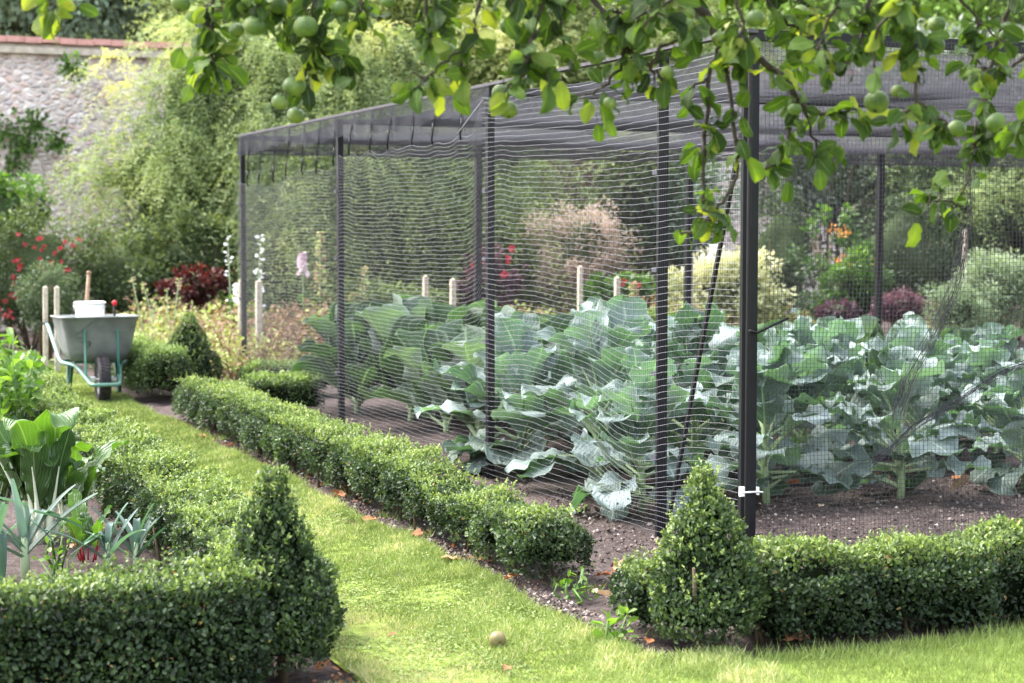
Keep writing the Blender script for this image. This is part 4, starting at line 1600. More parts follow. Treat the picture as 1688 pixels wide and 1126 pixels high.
# wheel
mb = MB()
wr = .198
AXW = np.array([[0, 1, 0], [0, 0, 1], [1, 0, 0]], float)
tp = [(wr - .075, -.036), (wr - .05, -.048), (wr - .02, -.049), (wr - .004, -.038), (wr, -.018), (wr, .018), (wr - .004, .038), (wr - .02, .049), (wr - .05, .048), (wr - .075, .036)]
mb.lathe(tp, (0, 0, wr - .004), 40, ax=AXW)
for q in range(40):
    a = q / 40 * 6.2832
    ce = np.array([0, 0, wr - .004])
    for sx in (-1, 1):
        d = np.array([0, math.cos(a + sx * .03), math.sin(a + sx * .03)])
        t = np.array([0, -d[2], d[1]])
        mb.box(ce + d * (wr + .002) + [sx * .02, 0, 0], (.028, .012, .008), np.stack([[1, 0, 0] , t, d]))
wheel = empty('wheel', (0, 0, 0))
wheel.parent = wb
mb.build('tyre', M['rubber'], wheel)
mb = MB()
mb.lathe([(.02, -.03), (.06, -.03), (.11, -.012), (.124, -.036), (.124, .036), (.11, .012), (.06, .03), (.02, .03)], (0, 0, wr - .004), 28, ax=AXW)
mb.tube([(-.10, 0, wr), (.10, 0, wr)], .009, 8)
mb.build('rim', M['steel'], wheel)
# frame: one bent tube from handle to handle round the wheel
left = [(-.315, 1.46, .60), (-.315, 1.38, .60), (-.31, 1.25, .575), (-.285, .62, .32), (-.27, .52, .305), (-.20, .30, .30), (-.175, .22, .28), (-.125, -.10, .185), (-.115, -.18, .17), (-.09, -.22, .168)]
full = np.array(left + [(-x, y, z) for x, y, z in left[::-1]])
# resample for smooth bends
t = np.linspace(0, len(full) - 1, 120)
fr = np.stack([np.interp(t, range(len(full)), full[:, q]) for q in range(3)], -1)
for _ in range(3):
    fr[1:-1] = (fr[:-2] + 2 * fr[1:-1] + fr[2:]) / 4
mb = MB()
mb.tube(fr, .0165, 10)
mb.build('frame', M['green_tube'], wb)
for sx in (-1, 1):
    mb = MB()
    mb.tube([(sx * .315, 1.52, .60), (sx * .315, 1.36, .598)], .021, 10)
    mb.build('handle', M['post'], wb)
    mb = MB()
    mb.bar(frontp(sx * .135, .60) - [0, .012, 0], (sx * .135, .02, .235), .026, .008)
    mb.bar((sx * .135, .02, .235), (sx * .125, -.02, .20), .026, .01)
    mb.tube([frontp(sx * .135, .60) - [0, .03, 0], frontp(sx * .135, .60)], .011, 8)
    b = mb.build('brace', M['green_paint'], wb)
    mb = MB()
    mb.bar((sx * .20, .46, .31), (sx * .215, .58, .0), .03, .022)
    mb.bar((sx * .20, .76, .33), (sx * .214, .62, .02), .03, .022)
    mb.bar((sx * .205, .565, .08), (sx * .205, .70, .20), .02, .012)
    mb.build('leg', M['dark_green_paint'], wb)
    mb = MB()
    mb.box((sx * .085, 0, .2), (.05, .06, .028))
    mb.tube([(sx * .06, -.03, .215), (sx * .11, .03, .215)], .008, 6)
    mb.build('axle_bracket', M['steel'], wb)
mb = MB()
mb.bar((-.28, .66, .315), (.28, .66, .315), .03, .02)
mb.bar((-.2, .3, .322), (.2, .3, .322), .03, .02)
mb.build('crossbar', M['green_paint'], wb)


def wbl(x, y, z):
    a = ANG - R(2)
    return WB + np.array([x * math.cos(a) - y * math.sin(a), x * math.sin(a) + y * math.cos(a), z])


bk = empty('bucket', wbl(-.035, .5, .42))
tag(bk, 'white plastic bucket standing in the wheelbarrow', 'bucket')
mb = MB()
mb.lathe([(0, 0), (.105, 0), (.125, .41), (.121, .41), (.102, .006), (0, .006)], (0, 0, 0), 30)
body = mb.build('body', M['white_plastic'], bk)
mb = MB()
a = np.linspace(0, 6.2832, 33)
mb.tube(np.stack([.128 * np.cos(a), .128 * np.sin(a), .40 + 0 * a], -1), .009, 6)
mb.tube(np.stack([.127 * np.cos(a), .127 * np.sin(a), .365 + 0 * a], -1), .004, 5)
mb.build('rim', M['white_plastic'], body)
mb = MB()
a = np.linspace(0, math.pi, 17)
mb.tube(np.stack([.132 * np.cos(a), -.03 - .05 * np.sin(a), .385 - .10 * np.sin(a)], -1), .0035, 5)
mb.build('handle', M['steel'], bk)

sp = empty('garden_spade', wbl(-.06, .72, .36))
tag(sp, 'long wooden tool shaft sticking up behind the white bucket', 'garden tool')
mb = MB()
b0 = np.array([0, 0, 0])
mb.tube([(0, 0, .02), (.004, .05, .35), (.025, .09, .70)], [.019, .018, .017], 10)
mb.tube([(.025, .09, .70), (.0255, .092, .715), (.026, .093, .725)], [.021, .022, .016], 10)
mb.build('shaft', M['ash_wood'], sp)
mb = MB()
mb.bar((0, -.10, .008), (0, .04, .02), .17, .006)
mb.tube([(0, .0, .012), (.0, .008, .10)], [.02, .021], 8)
mb.build('blade', M['steel'], sp)
tl = empty('hand_fork', wbl(.155, .45, .36))
tag(tl, 'small dark tool with a red ball grip leaning in the wheelbarrow', 'hand tool')
mb = MB()
mb.tube([(-.05, .1, .01), (.0, .03, .2), (.01, .0, .44)], .010, 8)
mb.build('shaft', M['post'], tl)
mb = MB()
mb.lathe([(0.004, -.024), (.015, -.02), (.021, -.004), (.02, .014), (.009, .024), (0.002, .025)], (.011, 0, .455), 14)
mb.build('grip', M['red_grip'], tl)

# ================================================================== FALLEN LEAVES, WINDFALL
def dry_leaf(loc, size, rz, tint, curl, seed, label, lobed=True):
    g = np.random.default_rng(seed)
    vv, f, uv, pl = big_leaf(size * 1.15, size * .75, R(14), R(-20 + 60 * curl), pet=.22, cup=.25 * curl, ruf=.08, freq=10, ns=9, nt=7, seed=seed, shape='round', jag=.25 if lobed else .05)
    mb = MB()
    mb.add(vv + [0, 0, .006], f, tint, 0, uv, smooth=True)
    mb.tube(pl + [0, 0, .005], .0015, 4, tint=max(0, tint - .2))
    o = mb.build('fallen_leaf', M['dry_leaf'])
    o.location = loc + np.array([0, 0, .022])
    o.rotation_euler = (g.normal(0, .25) + .12, g.normal(0, .2), rz)
    tag(o, label, 'leaf', 'fallen leaves on the soil')
    return o


leaves = [
    (1022, 1003, .12, 1.0, .3, 'pale tan fallen leaf on the soil left of the right-hand cone'),
    (1018, 972, .085, .72, .9, 'bright orange curled leaf on the soil between hedge end and cone'),
    (996, 960, .085, .45, .8, 'red-brown curled leaf beside the bright orange one'),
    (975, 962, .07, .6, .6, 'small tan leaf at the near end of the cage-side hedge'),
    (948, 958, .06, .55, .8, 'brown leaf touching the end of the cage-side hedge'),
    (1005, 948, .08, .88, .6, 'pinkish pale leaf behind the bright orange leaf'),
    (825, 968, .07, .65, .7, 'orange-tan leaf on the lawn edge nearest the hedge end'),
    (762, 933, .08, .85, .3, 'flat pinkish leaf on the soil along the lawn edge'),
    (672, 890, .07, .4, .7, 'red-brown leaf on the soil below the middle of the hedge'),
    (620, 862, .08, .8, .4, 'pale brown leaf on the lawn edge below the hedge'),
    (548, 826, .075, .3, 1.0, 'dark curled leaf in the pile under the hedge'),
    (556, 816, .08, .45, .9, 'red-brown leaf on top of the leaf pile under the hedge'),
    (570, 826, .07, .35, .8, 'brown leaf on the right of the pile under the hedge'),
    (372, 740, .085, .55, .9, 'lone brown leaf under the far part of the hedge'),
    (345, 728, .07, .8, .4, 'tan leaf just beyond the lone brown leaf'),
    (1325, 806, .12, .62, .9, 'large orange-brown leaf lying below the front sprout plants'),
    (1358, 800, .11, .55, .7, 'brown leaf right of the large orange-brown leaf inside the net'),
    (1420, 806, .10, .7, .6, 'tan leaf on the soil between two front sprout plants'),
    (1462, 800, .11, .85, .8, 'pale curled leaf left of the second sprout stem'),
    (1560, 818, .14, .9, .3, 'long pale dead leaf on the soil right of the second sprout stem'),
    (1575, 790, .10, .65, .6, 'orange leaf below the right-hand sprout plants'),
    (1350, 845, .05, 1.0, .3, 'tiny pale leaf on the bare soil inside the net'),
    (120, 905, .07, .9, .5, 'pale leaf lying by the small beetroot'),
    (415, 955, .06, .5, .5, 'brown leaf on the soil beside the left cone'),
    (548, 1098, .06, .7, .6, 'tan leaf on the soil at the foot of the left cone'),
    (640, 1062, .03, .5, .4, 'tiny brown leaf on the lawn'),
    (1285, 1068, .09, .5, .9, 'red-brown leaf under the front right hedge'),
    (1380, 1050, .06, .8, .7, 'pale leaf under the front right hedge'),
    (1065, 1075, .05, .72, .7, 'orange leaf at the grass edge by the right-hand cone'),
    (830, 1120, .04, .6, .7, 'small brown leaf at the bottom edge on the grass'),
]
for k, (px, py, s, ti, cu, lab) in enumerate(leaves):
    dry_leaf(gnd(px, py), s, random.uniform(0, 6.28), ti, cu, 300 + k, lab)

# leaf litter: small scraps under the hedge
mb = MB()
n = 260
uu = np.concatenate([rng.uniform(-1.16, -.98, 150), rng.uniform(-.9, .1, 60), rng.uniform(-2.3, -2.05, 50)])
vv_ = np.concatenate([rng.uniform(-.2, 6.5, 150), rng.uniform(-.5, .1, 60), rng.uniform(-1.4, -1.1, 50)])
scatter(mb, T_OVAL, GA(np.stack([uu, vv_, np.full(n, .012)], -1)), rng.normal(0, 1, (n, 3)) * [1, 1, .3], rng.normal(0, .4, (n, 3)) + [0, 0, 1], rng.uniform(.012, .035, n), .6, rng.random(n))
tag(mb.build('leaf_litter', M['dry_leaf']), kind='stuff')


def apple_mesh(r, g, mat):
    th = np.linspace(0, 1, 15)
    prof = []
    for t in th:
        a = math.pi * t
        rr = r * math.sin(a) * (1 + .06 * math.cos(a))
        z = -r * .9 * math.cos(a)
        if t > .8:
            z -= r * .30 * ((t - .8) / .2) ** 1.6
        if t < .15:
            z += r * .16 * ((.15 - t) / .15) ** 1.4
        prof.append((max(rr, .0008), z))
    mb = MB()
    ph = g.uniform(0, 6.28)
    mb.lathe(prof, (0, 0, 0), 20, tint=.5, wob=lambda a: 1 + .025 * np.cos(a * 5 + ph) + .03 * np.cos(a + ph))
    return mb


g = np.random.default_rng(9)
mb = apple_mesh(.030, g, None)
mb.tube([(0, 0, .02), (.004, 0, .034)], .0022, 5, mat=1)
o = mb.build('windfall_apple', [M['windfall'], M['stem']])
o.location = gnd(820, 1072) + np.array([0, 0, .036])
o.rotation_euler = (1.9, .4, .6)
tag(o, 'single brownish-yellow windfall apple lying on the mown grass', 'apple')

# ================================================================== APPLE TREE OVERHEAD
TD = 4.85
tree = empty('apple_tree', (3.7, 4.5, 0))
TL = np.array([3.7, 4.5, 0.0])
tag(tree, 'apple tree whose leafy fruiting boughs hang down across the top of the picture', 'tree')
LV = []
for q in range(6):
    gg = np.random.default_rng(400 + q)
    vv, f, uv, pl = big_leaf(1.0, .60 * gg.uniform(.9, 1.15), R(8), R(20 + 75 * gg.random()), pet=.0001, cup=.28 * gg.uniform(-.3, 1.5), ruf=.09, freq=9, ns=8, nt=7, seed=q, shape='oval')
    LV.append((vv, f, uv))
twigs = [
    # list of px points, base radius, tip radius, spur density
    ([(975, -80), (978, 0), (1010, 42), (1031, 76), (1060, 102), (1078, 118), (1098, 138)], .010, .004, 1.0),
    ([(1031, 76), (1022, 112), (1003, 138), (970, 155)], .006, .003, 1.0),
    ([(1072, 112), (1092, 76), (1126, 58), (1150, 40)], .006, .004, .8),
    ([(1125, -80), (1142, 0), (1178, 50), (1194, 74), (1250, 96), (1284, 124), (1312, 160), (1330, 182), (1385, 186), (1420, 180)], .015, .004, .8),
    ([(1190, 72), (1170, 120), (1163, 200), (1160, 300), (1158, 335), (1170, 356), (1158, 380), (1122, 386)], .0065, .004, .55),
    ([(1194, 74), (1203, 150), (1214, 240), (1218, 290), (1190, 335), (1172, 356)], .0065, .0045, .45),
    ([(1165, 128), (1140, 150), (1128, 158)], .004, .002, .8),
    ([(905, -80), (895, 0), (876, 70), (868, 95), (862, 125), (835, 140)], .007, .004, .8),
    ([(868, 95), (890, 108), (905, 118)], .004, .003, 1.0),
    ([(800, -80), (793, 0), (782, 55), (766, 88), (752, 130)], .006, .003, .7),
    ([(760, 85), (728, 104), (700, 132), (684, 120)], .004, .002, .9),
    ([(1500, -80), (1490, 0), (1499, 60), (1508, 130), (1512, 168), (1490, 190)], .008, .004, .9),
    ([(1512, 168), (1540, 190), (1562, 204)], .005, .003, 1.2),
    ([(1495, -60), (1485, 0), (1460, 30), (1442, 55), (1441, 112)], .006, .003, .9),
    ([(1690, -60), (1668, 0), (1645, 58), (1634, 100), (1622, 160), (1616, 178), (1632, 220), (1648, 256)], .008, .003, .8),
    ([(1720, 60), (1688, 96), (1655, 122), (1632, 118), (1605, 92)], .007, .003, .9),
    ([(1395, -60), (1380, 0), (1358, 50), (1352, 78), (1372, 114)], .006, .003, .9),
    ([(1325, 175), (1336, 210), (1350, 255), (1345, 262)], .005, .003, 1.0),
    ([(1315, 165), (1300, 215), (1290, 262), (1262, 280)], .005, .003, 1.0),
    ([(1610, 200), (1598, 270), (1588, 310), (1572, 345)], .004, .003, .9),
    ([(1590, 340), (1545, 330), (1530, 340)], .003, .002, .6),
    ([(340, -90), (350, 0), (351, 60), (347, 118)], .007, .0035, 1.5),
    ([(505, -90), (514, 0), (521, 62), (508, 98), (500, 130)], .008, .0035, 1.7),
    ([(521, 62), (545, 95), (552, 110)], .004, .003, 1.4),
    ([(415, -80), (420, 0), (430, 18)], .006, .003, 1.8),
    ([(455, -80), (462, 0), (470, 25)], .006, .003, 1.8),
    ([(545, -80), (550, 0), (560, 20)], .006, .003, 1.6),
    ([(590, -60), (595, 0), (605, 25)], .005, .003, 1.0),
    ([(60, -60), (80, 0), (95, 12)], .004, .002, .8),
    ([(1085, -80), (1090, 0), (1083, 20), (1062, 45)], .006, .003, 1.2),
    ([(1260, -80), (1265, 0), (1300, 40), (1340, 60)], .007, .003, 1.2),
    ([(1200, -80), (1215, 0), (1225, 40), (1215, 62)], .007, .003, 1.2),
    ([(1570, -80), (1585, 0), (1610, 30), (1640, 62)], .006, .003, 1.2),
    ([(940, -80), (940, 0), (925, 45), (935, 85)], .006, .003, 1.2),
    ([(850, -80), (845, 0), (842, 35)], .005, .003, 1.2),
    ([(690, -60), (700, 0), (712, 50)], .006, .003, 1.2),
    ([(1430, -80), (1432, 0), (1420, 60), (1395, 105)], .006, .003, 1.1),
    ([(1330, -80), (1322, 0), (1330, 30), (1310, 75)], .006, .003, 1.1),
    ([(1150, -80), (1110, 0), (1050, 30), (1010, 20)], .006, .003, 1.3),
    ([(1780, 130), (1720, 160), (1670, 225)], .006, .003, 1.0),
    ([(760, -80), (740, 0), (735, 40)], .006, .003, 1.2),
]
bb, lb = MB(), MB()
gt = np.random.default_rng(77)
spots, tw3 = [], []


def wob_line(P, g, amp):
    m = 4 * (len(P) - 1) + 1
    t = np.linspace(0, len(P) - 1, m)
    Q = np.stack([np.interp(t, range(len(P)), P[:, q]) for q in range(3)], -1)
    Q[1:-1] += g.normal(0, amp, (m - 2, 3))
    return Q


for k, (pts, r0, r1, dens) in enumerate(twigs):
    dz = gt.normal(0, .16)
    if k in (1, 2):
        dz = tw3[0]
    if k in (4, 5, 6, 17, 18):
        dz = tw3[3]
    if k == 8:
        dz = tw3[7]
    if k == 10:
        dz = tw3[9]
    if k == 12:
        dz = tw3[11]
    if k == 19:
        dz = tw3[14]
    if k == 20:
        dz = tw3[19]
    if k == 23:
        dz = tw3[22]
    tw3.append(dz)
    P = np.array([at(px, py, TD + dz) for px, py in pts])
    Q = wob_line(P, gt, .0035)
    bb.tube(Q, np.linspace(r0, r1, len(Q)) * gt.uniform(.85, 1.2, len(Q)), 7)
    # spurs with leaf rosettes
    seg = np.linalg.norm(np.diff(Q, axis=0), axis=1)
    L = seg.sum()
    ns = max(2, int(L / .035 * dens))
    for q in range(ns):
        s = gt.random() ** .85 * L
        if q == 0:
            s = L
        c = np.cumsum(seg)
        i = min(np.searchsorted(c, s), len(seg) - 1)
        b = Q[i] + (Q[i + 1] - Q[i]) * ((s - (c[i] - seg[i])) / seg[i])
        sd = norm(gt.normal(0, 1, 3) + [0, 0, -.1])
        e = b + sd * gt.uniform(.008, .035)
        bb.tube([b, (b + e) / 2 + gt.normal(0, .002, 3), e], [.003, .0028, .0022], 5)
        spots.append((e, gt.integers(2, 7)))
pos, dr, up, sz, ti, var = [], [], [], [], [], []
for e, m in spots:
    tb = gt.normal(.45, .26)
    for q in range(m):
        d = norm(gt.normal(0, .8, 3) + [0, 0, -.55])
        pet = d * gt.uniform(.012, .028)
        bb.tube([e, e + pet], [.0011, .0009], 4, cap=False)
        pos.append(e + pet)
        dr.append(d + [0, 0, -.2])
        up.append(norm(gt.normal(0, .8, 3) + [0, -.35, .75]))
        sz.append(gt.uniform(.038, .082))
        ti.append(np.clip(tb + gt.normal(0, .15), 0, 1))
        var.append(gt.integers(0, 6))
# single leaves the photograph shows clearly
for px, py, L, a, t in [(925, 135, .085, -90, .85), (905, 120, .07, -100, .9), (720, 150, .075, -70, .95), (690, 140, .07, -150, .7), (665, 140, .05, 200, .9), (745, 475, .001, 0, .5), (1510, 368, .09, -85, .8),
                        (1520, 352, .06, 160, .1), (300, 80, .075, -120, .6), (375, 110, .075, -40, .3), (315, 140, .055, -120, .7), (355, 105, .06, -30, .2), (580, 130, .06, -160, .3), (985, 205, .06, -80, .5),
                        (1000, 200, .05, -60, .7), (975, 170, .06, -110, .8), (1300, 300, .06, -95, .5), (1350, 280, .06, -80, .5), (590, 20, .065, -80, .2), (600, 10, .05, -30, .7), (100, 15, .05, -120, .5), (130, 10, .06, -20, .3), (75, 5, .05, -110, .4)]:
    d = np.array([math.cos(R(a)), gt.normal(0, .2), math.sin(R(a))])
    p0 = at(px, py, TD + gt.normal(0, .1))
    pos.append(p0)
    dr.append(d)
    up.append(norm(np.array([gt.normal(0, .3), -1, .3])))
    sz.append(L)
    ti.append(t)
    var.append(gt.integers(0, 6))
    bb.tube([p0, p0 - d * .02 + [0, 0, .01]], [.001, .0012], 4, cap=False)
pos, dr, up, sz, ti, var = map(np.array, (pos, dr, up, sz, ti, var))
for q in range(6):
    k = var == q
    scatter(lb, LV[q], pos[k], dr[k], up[k], sz[k], 1.0, ti[k])
# boughs above the picture carrying the twigs, and the trunk out to the right
for pts, r0, r1 in [
        ([(3.7, 4.5, -.05), (3.72, 4.5, .8), (3.6, 4.55, 1.5), (3.5, 4.6, 2.0)], .17, .12),
        ([(3.5, 4.6, 1.95), (2.6, 4.75, 2.45), (1.5, 4.85, 2.55), (.4, 4.9, 2.4), (-.6, 4.9, 2.42), (-1.6, 4.8, 2.5)], .10, .012),
        ([(3.5, 4.6, 1.95), (2.4, 5.0, 2.3), (1.4, 5.0, 2.33), (.6, 5.0, 2.36)], .08, .015)]:
    Q = wob_line(np.array(pts, float), gt, .015)
    bb.tube(Q, np.linspace(r0, r1, len(Q)), 10)
bb.build('branch', M['apple_bark'], tree, loc=TL).location = (0, 0, 0)
lb.build('leaves', M['apple_leaf'], tree, loc=TL).location = (0, 0, 0)
apples = [(298, 4, 19), (420, 42, 21), (398, 8, 16), (390, 50, 15), (505, 44, 24), (485, 143, 22), (461, 168, 16), (488, 190, 17), (457, 8, 20), (700, 76, 19), (734, 84, 21), (826, 153, 18), (838, 181, 18), (838, 44, 17),
          (808, 66, 12), (925, 18, 17), (1083, 20, 13), (1185, 64, 15), (1130, 46, 20), (1545, 40, 17), (1540, 75, 21), (1446, 168, 24), (1641, 202, 20), (1577, 212, 18), (1480, 150, 14), (560, 14, 16), (520, 85, 15), (640, 2, 14),
          (982, 95, 15), (1245, 30, 18), (1320, 20, 15), (1100, 120, 14), (1005, 170, 13), (1660, 60, 16), (1310, 180, 13)]
for k, (px, py, r) in enumerate(apples):
    d = TD + gt.normal(0, .07)
    c = at(px, py, d)
    rr = .86 * r * d / FPX
    mb = apple_mesh(rr, gt, None)
    mb.tube([(0, 0, rr * .5), (.002, .001, rr * 1.0), (.006, .002, rr * 1.5)], .0014, 5, mat=1)
    mb.lathe([(.0006, -rr * .80), (rr * .16, -rr * .83), (rr * .10, -rr * .90), (.001, -rr * .84)], (0, 0, 0), 7, mat=1)
    o = mb.build('apple', [M['apple'], M['apple_bark']], tree)
    o.location = c - TL
    o.rotation_euler = (gt.normal(0, .35), gt.normal(0, .35), gt.uniform(0, 6.28))

# ================================================================== BACKGROUND
def bush(name, label, cat, c, rad, n, leaf, mat, seed, tmpl=T_DIA, width=.55, core=.72, clumps=26, group=None, tb=.2, tt=.35, droop=0.0, coremat='core_far', spread=.33, base=None, trunk=False, foot=True):
    """a shrub or crown: uneven clumps of leaves round a solid middle painted as inner shade or haze."""
    g = np.random.default_rng(seed)
    c = np.asarray(c, float)
    rad = np.asarray(rad, float)
    mb = MB()
    k = norm(g.normal(0, 1, (clumps, 3)))
    k[:, 1] = np.where(k[:, 1] > .35, -k[:, 1], k[:, 1])
    kc = k * g.uniform(.62, 1.0, (clumps, 1))
    ci = g.integers(0, clumps, n)
    cs = g.uniform(.16, spread, clumps)
    off = norm(g.normal(0, 1, (n, 3))) * (g.random((n, 1)) ** .45)
    q = kc[ci] + off * cs[ci][:, None]
    if core:
        # inner layer of leaves all over the middle so no bare mass shows
        ns_ = int(n * .38)
        qs_ = norm(g.normal(0, 1, (ns_, 3)))
        q[:ns_] = qs_ * (core * (.80 + .3 * g.random((ns_, 1))) + .05 * np.sin(qs_[:, :1] * 9 + seed) * np.sin(qs_[:, 2:] * 8))
        off[:ns_] = qs_
    p = c + q * rad
    keep = p[:, 2] > .02
    p, q, ci, off = p[keep], q[keep], ci[keep], off[keep]
    m = len(p)
    d = norm(off + q * .5 + g.normal(0, .6, (m, 3)) + [0, 0, -droop])
    up = off * .8 + g.normal(0, .45, (m, 3)) + [0, -.2, .7]
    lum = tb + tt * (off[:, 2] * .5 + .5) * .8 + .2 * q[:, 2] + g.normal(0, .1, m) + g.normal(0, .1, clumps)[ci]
    scatter(mb, tmpl, p, d, up, leaf * g.uniform(.6, 1.3, m), width, lum)
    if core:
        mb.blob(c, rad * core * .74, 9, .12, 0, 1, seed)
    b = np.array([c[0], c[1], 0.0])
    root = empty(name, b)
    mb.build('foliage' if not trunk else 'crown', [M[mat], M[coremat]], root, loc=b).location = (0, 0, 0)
    if foot:
        sb = MB()
        hz = max(.1, c[2])
        if trunk:
            sb.tube([(0, 0, -.1), (.05, .05, hz * .5), (0, 0, hz + rad[2] * .4)], [.04 * hz + .05, .03 * hz + .03, .02], 9)
            for q_ in range(5):
                a = g.uniform(0, 6.28)
                sb.tube([(0, 0, hz * .7), (math.cos(a) * rad[0] * .4, math.sin(a) * rad[1] * .4, hz + g.uniform(-.1, .5) * rad[2])], [.05, .015], 6)
        else:
            for q_ in range(6):
                a = g.uniform(0, 6.28)
                sb.tube([(g.normal(0, .05), g.normal(0, .05), -.05), (math.cos(a) * rad[0] * .3, math.sin(a) * rad[1] * .3, hz * .6), (math.cos(a) * rad[0] * .6, math.sin(a) * rad[1] * .6, hz + .3 * rad[2])], [.018, .013, .006], 6)
        sb.build('trunk' if trunk else 'stem', M['stem'], root)
    tag(root, label, cat, group)
    return root


def strands(mb, start, dirn, length, droop, K, leaf, width, tint, g, mat=0, stem_mat=None, pairs=True, tmpl=T_DIA, curl=1.6):
    n = len(start)
    t = (np.arange(K) + .5) / K
    length = np.broadcast_to(length, (n,))
    for k in range(K):
        tk = t[k]
        p = start + dirn * (length * tk)[:, None]
        p[:, 2] -= droop * length * tk ** curl
        tan = dirn.copy()
        tan[:, 2] -= droop * curl * tk ** (curl - 1)
        tan = norm(tan)
        side = norm(np.cross(tan, [0, 0, 1.0]) + g.normal(0, .35, (n, 3)))
        for sgn in ((1, -1) if pairs else (1,)):
            d = norm(tan * .6 + side * sgn + g.normal(0, .2, (n, 3)))
            ok = p[:, 2] > .02
            scatter(mb, tmpl, p[ok], d[ok], (np.array([0, -.3, 1.0]) + g.normal(0, .4, (n, 3)))[ok], (leaf * g.uniform(.7, 1.2, n) * (1 - .3 * tk))[ok], width,
                    (tint + .12 * tk + g.normal(0, .06, n))[ok], mat)


# --- flint wall along the back of the garden
wall = empty('garden_wall', G(-1.5, 19.6, 0))
tag(wall, 'tall old flint wall with red tile coping at the back left of the garden', 'wall')
WLL = G(-1.5, 19.6, 0)
ztop = at(120, 88, 25.4)[2]
mb = MB()
mb.box(G(5, 19.85, ztop / 2 - .1), (17, .4, ztop + .2), AX)
mb.build('wall_face', M['flint'], wall, loc=WLL).location = (0, 0, 0)
mb = MB()
mb.box(G(5, 19.80, ztop + .045), (17, .56, .09), AX)
mb.box(G(5, 19.83, ztop + .115), (17, .48, .05), AX)
mb.build('cement_band', M['mortar'], wall, loc=WLL).location = (0, 0, 0)
mb = MB()
g = np.random.default_rng(3)
for u in np.arange(-3.4, 13.4, .245):
    mb.box(G(u, 19.80, ztop + .19 + g.normal(0, .006)), (.238, .60, .085), AX, tint=g.random())
mb.build('coping', M['tile'], wall, loc=WLL).location = (0, 0, 0)
# brick wall behind the cage
mb = MB()
bw = empty('brick_wall', G(7, 17.5, 0))
a0 = at(850, 300, 23.5)
a1 = at(1130, 300, 24.2)
mb.bar(np.array([a0[0], a0[1], 1.25]), np.array([a1[0], a1[1], 1.25]), .3, 2.5)
tag(mb.build('wall_face', M['brick'], bw, loc=G(7, 17.5, 0)), None).location = (0, 0, 0)
mb = MB()
mb.bar(np.array([a0[0], a0[1], 2.54]), np.array([a1[0], a1[1], 2.54]), .38, .08)
mb.build('coping', M['mortar'], bw, loc=G(7, 17.5, 0)).location = (0, 0, 0)
tag(bw, 'dark brown brick wall seen through the cage behind the smoke bush', 'wall')


def climber(name, label, cat, px0, px1, py0, py1, dep, n, K, leaf, width, mat, seed, ln=(.5, 1.1), droop=.9, xdir=0.0, tb=.4, tz=.25, bulge=.8, corek=True, edge=None, nsc=.8, dark=0.0, stems=True):
    """shoots arching out of a wall-side mass and hanging down; filled in behind by a solid sheet painted as inner shade or haze."""
    g = np.random.default_rng(seed)
    A = at(px0, py1, dep)
    B = at(px1, py0, dep)
    mb = MB()
    x = g.uniform(A[0], B[0], n)
    z = g.uniform(max(A[2], .1), B[2], n)
    if edge is not None:
        # keep inside an uneven outline
        fx = (x - A[0]) / (B[0] - A[0])
        fz = (z - A[2]) / (B[2] - A[2])
        ok = edge(fx, fz) > g.normal(0, .05, n)
        x, z = x[ok], z[ok]
        n = len(x)
    ce = (A + B) / 2
    w2 = (B[0] - A[0]) / 2
    h2 = (B[2] - A[2]) / 2
    q = np.clip(1 - ((x - ce[0]) / w2) ** 2 * .7 - np.clip((z - ce[2]) / h2, -.6, 1) ** 2 * .5, 0, 1)
    lump = noise3(np.stack([x, 0 * x, z], -1), .9, seed + 1)
    y = dep - bulge * q - .45 * lump - .2 * noise3(np.stack([x, 0 * x, z], -1), .4, seed + 3) + g.uniform(0, .25, n)
    st = np.stack([x, y, z], -1)
    dirn = norm(np.stack([g.normal(xdir, .55, n), -np.abs(g.normal(.7, .3, n)), g.normal(.35, .35, n)], -1))
    ti = tb + tz * (z - A[2]) / (B[2] - A[2]) + .26 * lump + .22 * noise3(st, .4, seed + 2) - dark  # paler towards the top: haze is put into the upper leaf colour
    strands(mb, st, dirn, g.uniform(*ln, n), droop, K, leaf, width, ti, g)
    b = np.array([ce[0], dep, 0.0])
    root = empty(name, b)
    if corek:
        gx, gz = 26, 22
        X, Z = np.meshgrid(np.linspace(0, 1, gx), np.linspace(0, 1, gz))
        fx, fz = X.ravel(), Z.ravel()
        xx = A[0] + .1 + (B[0] - A[0] - .2) * fx
        zz = A[2] + (B[2] - A[2] - .1) * fz
        qq = np.clip(1 - ((xx - ce[0]) / w2) ** 2 * .7 - np.clip((zz - ce[2]) / h2, -.6, 1) ** 2 * .5, 0, 1)
        yy = dep + .28 - bulge * qq - .3 * noise3(np.stack([xx, 0 * xx, zz], -1), .9, seed + 1) + .06 * g.normal(0, 1, len(xx))
        okv = np.ones(len(xx), bool) if edge is None else edge(fx, fz) > .06
        i = np.arange(gz - 1)[:, None] * gx
        j = np.arange(gx - 1)[None]
        f = np.stack([i + j, i + j + 1, i + gx + j + 1, i + gx + j], -1).reshape(-1, 4)
        f = f[okv[f].all(1)]
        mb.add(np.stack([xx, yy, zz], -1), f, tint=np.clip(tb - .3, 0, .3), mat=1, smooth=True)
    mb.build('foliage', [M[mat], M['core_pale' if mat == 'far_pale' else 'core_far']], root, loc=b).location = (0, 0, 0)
    if stems:
        sb = MB()
        for q_ in range(14):
            xx = g.uniform(A[0] + .3, B[0] - .3) - ce[0]
            sb.tube([(xx * .6, 0, -.05), (xx * .8, -.1, .8), (xx, .1, 2.2)], [.03, .022, .01], 6)
        sb.build('stem', M['stem'], root)
    tag(root, label, cat)
    return root


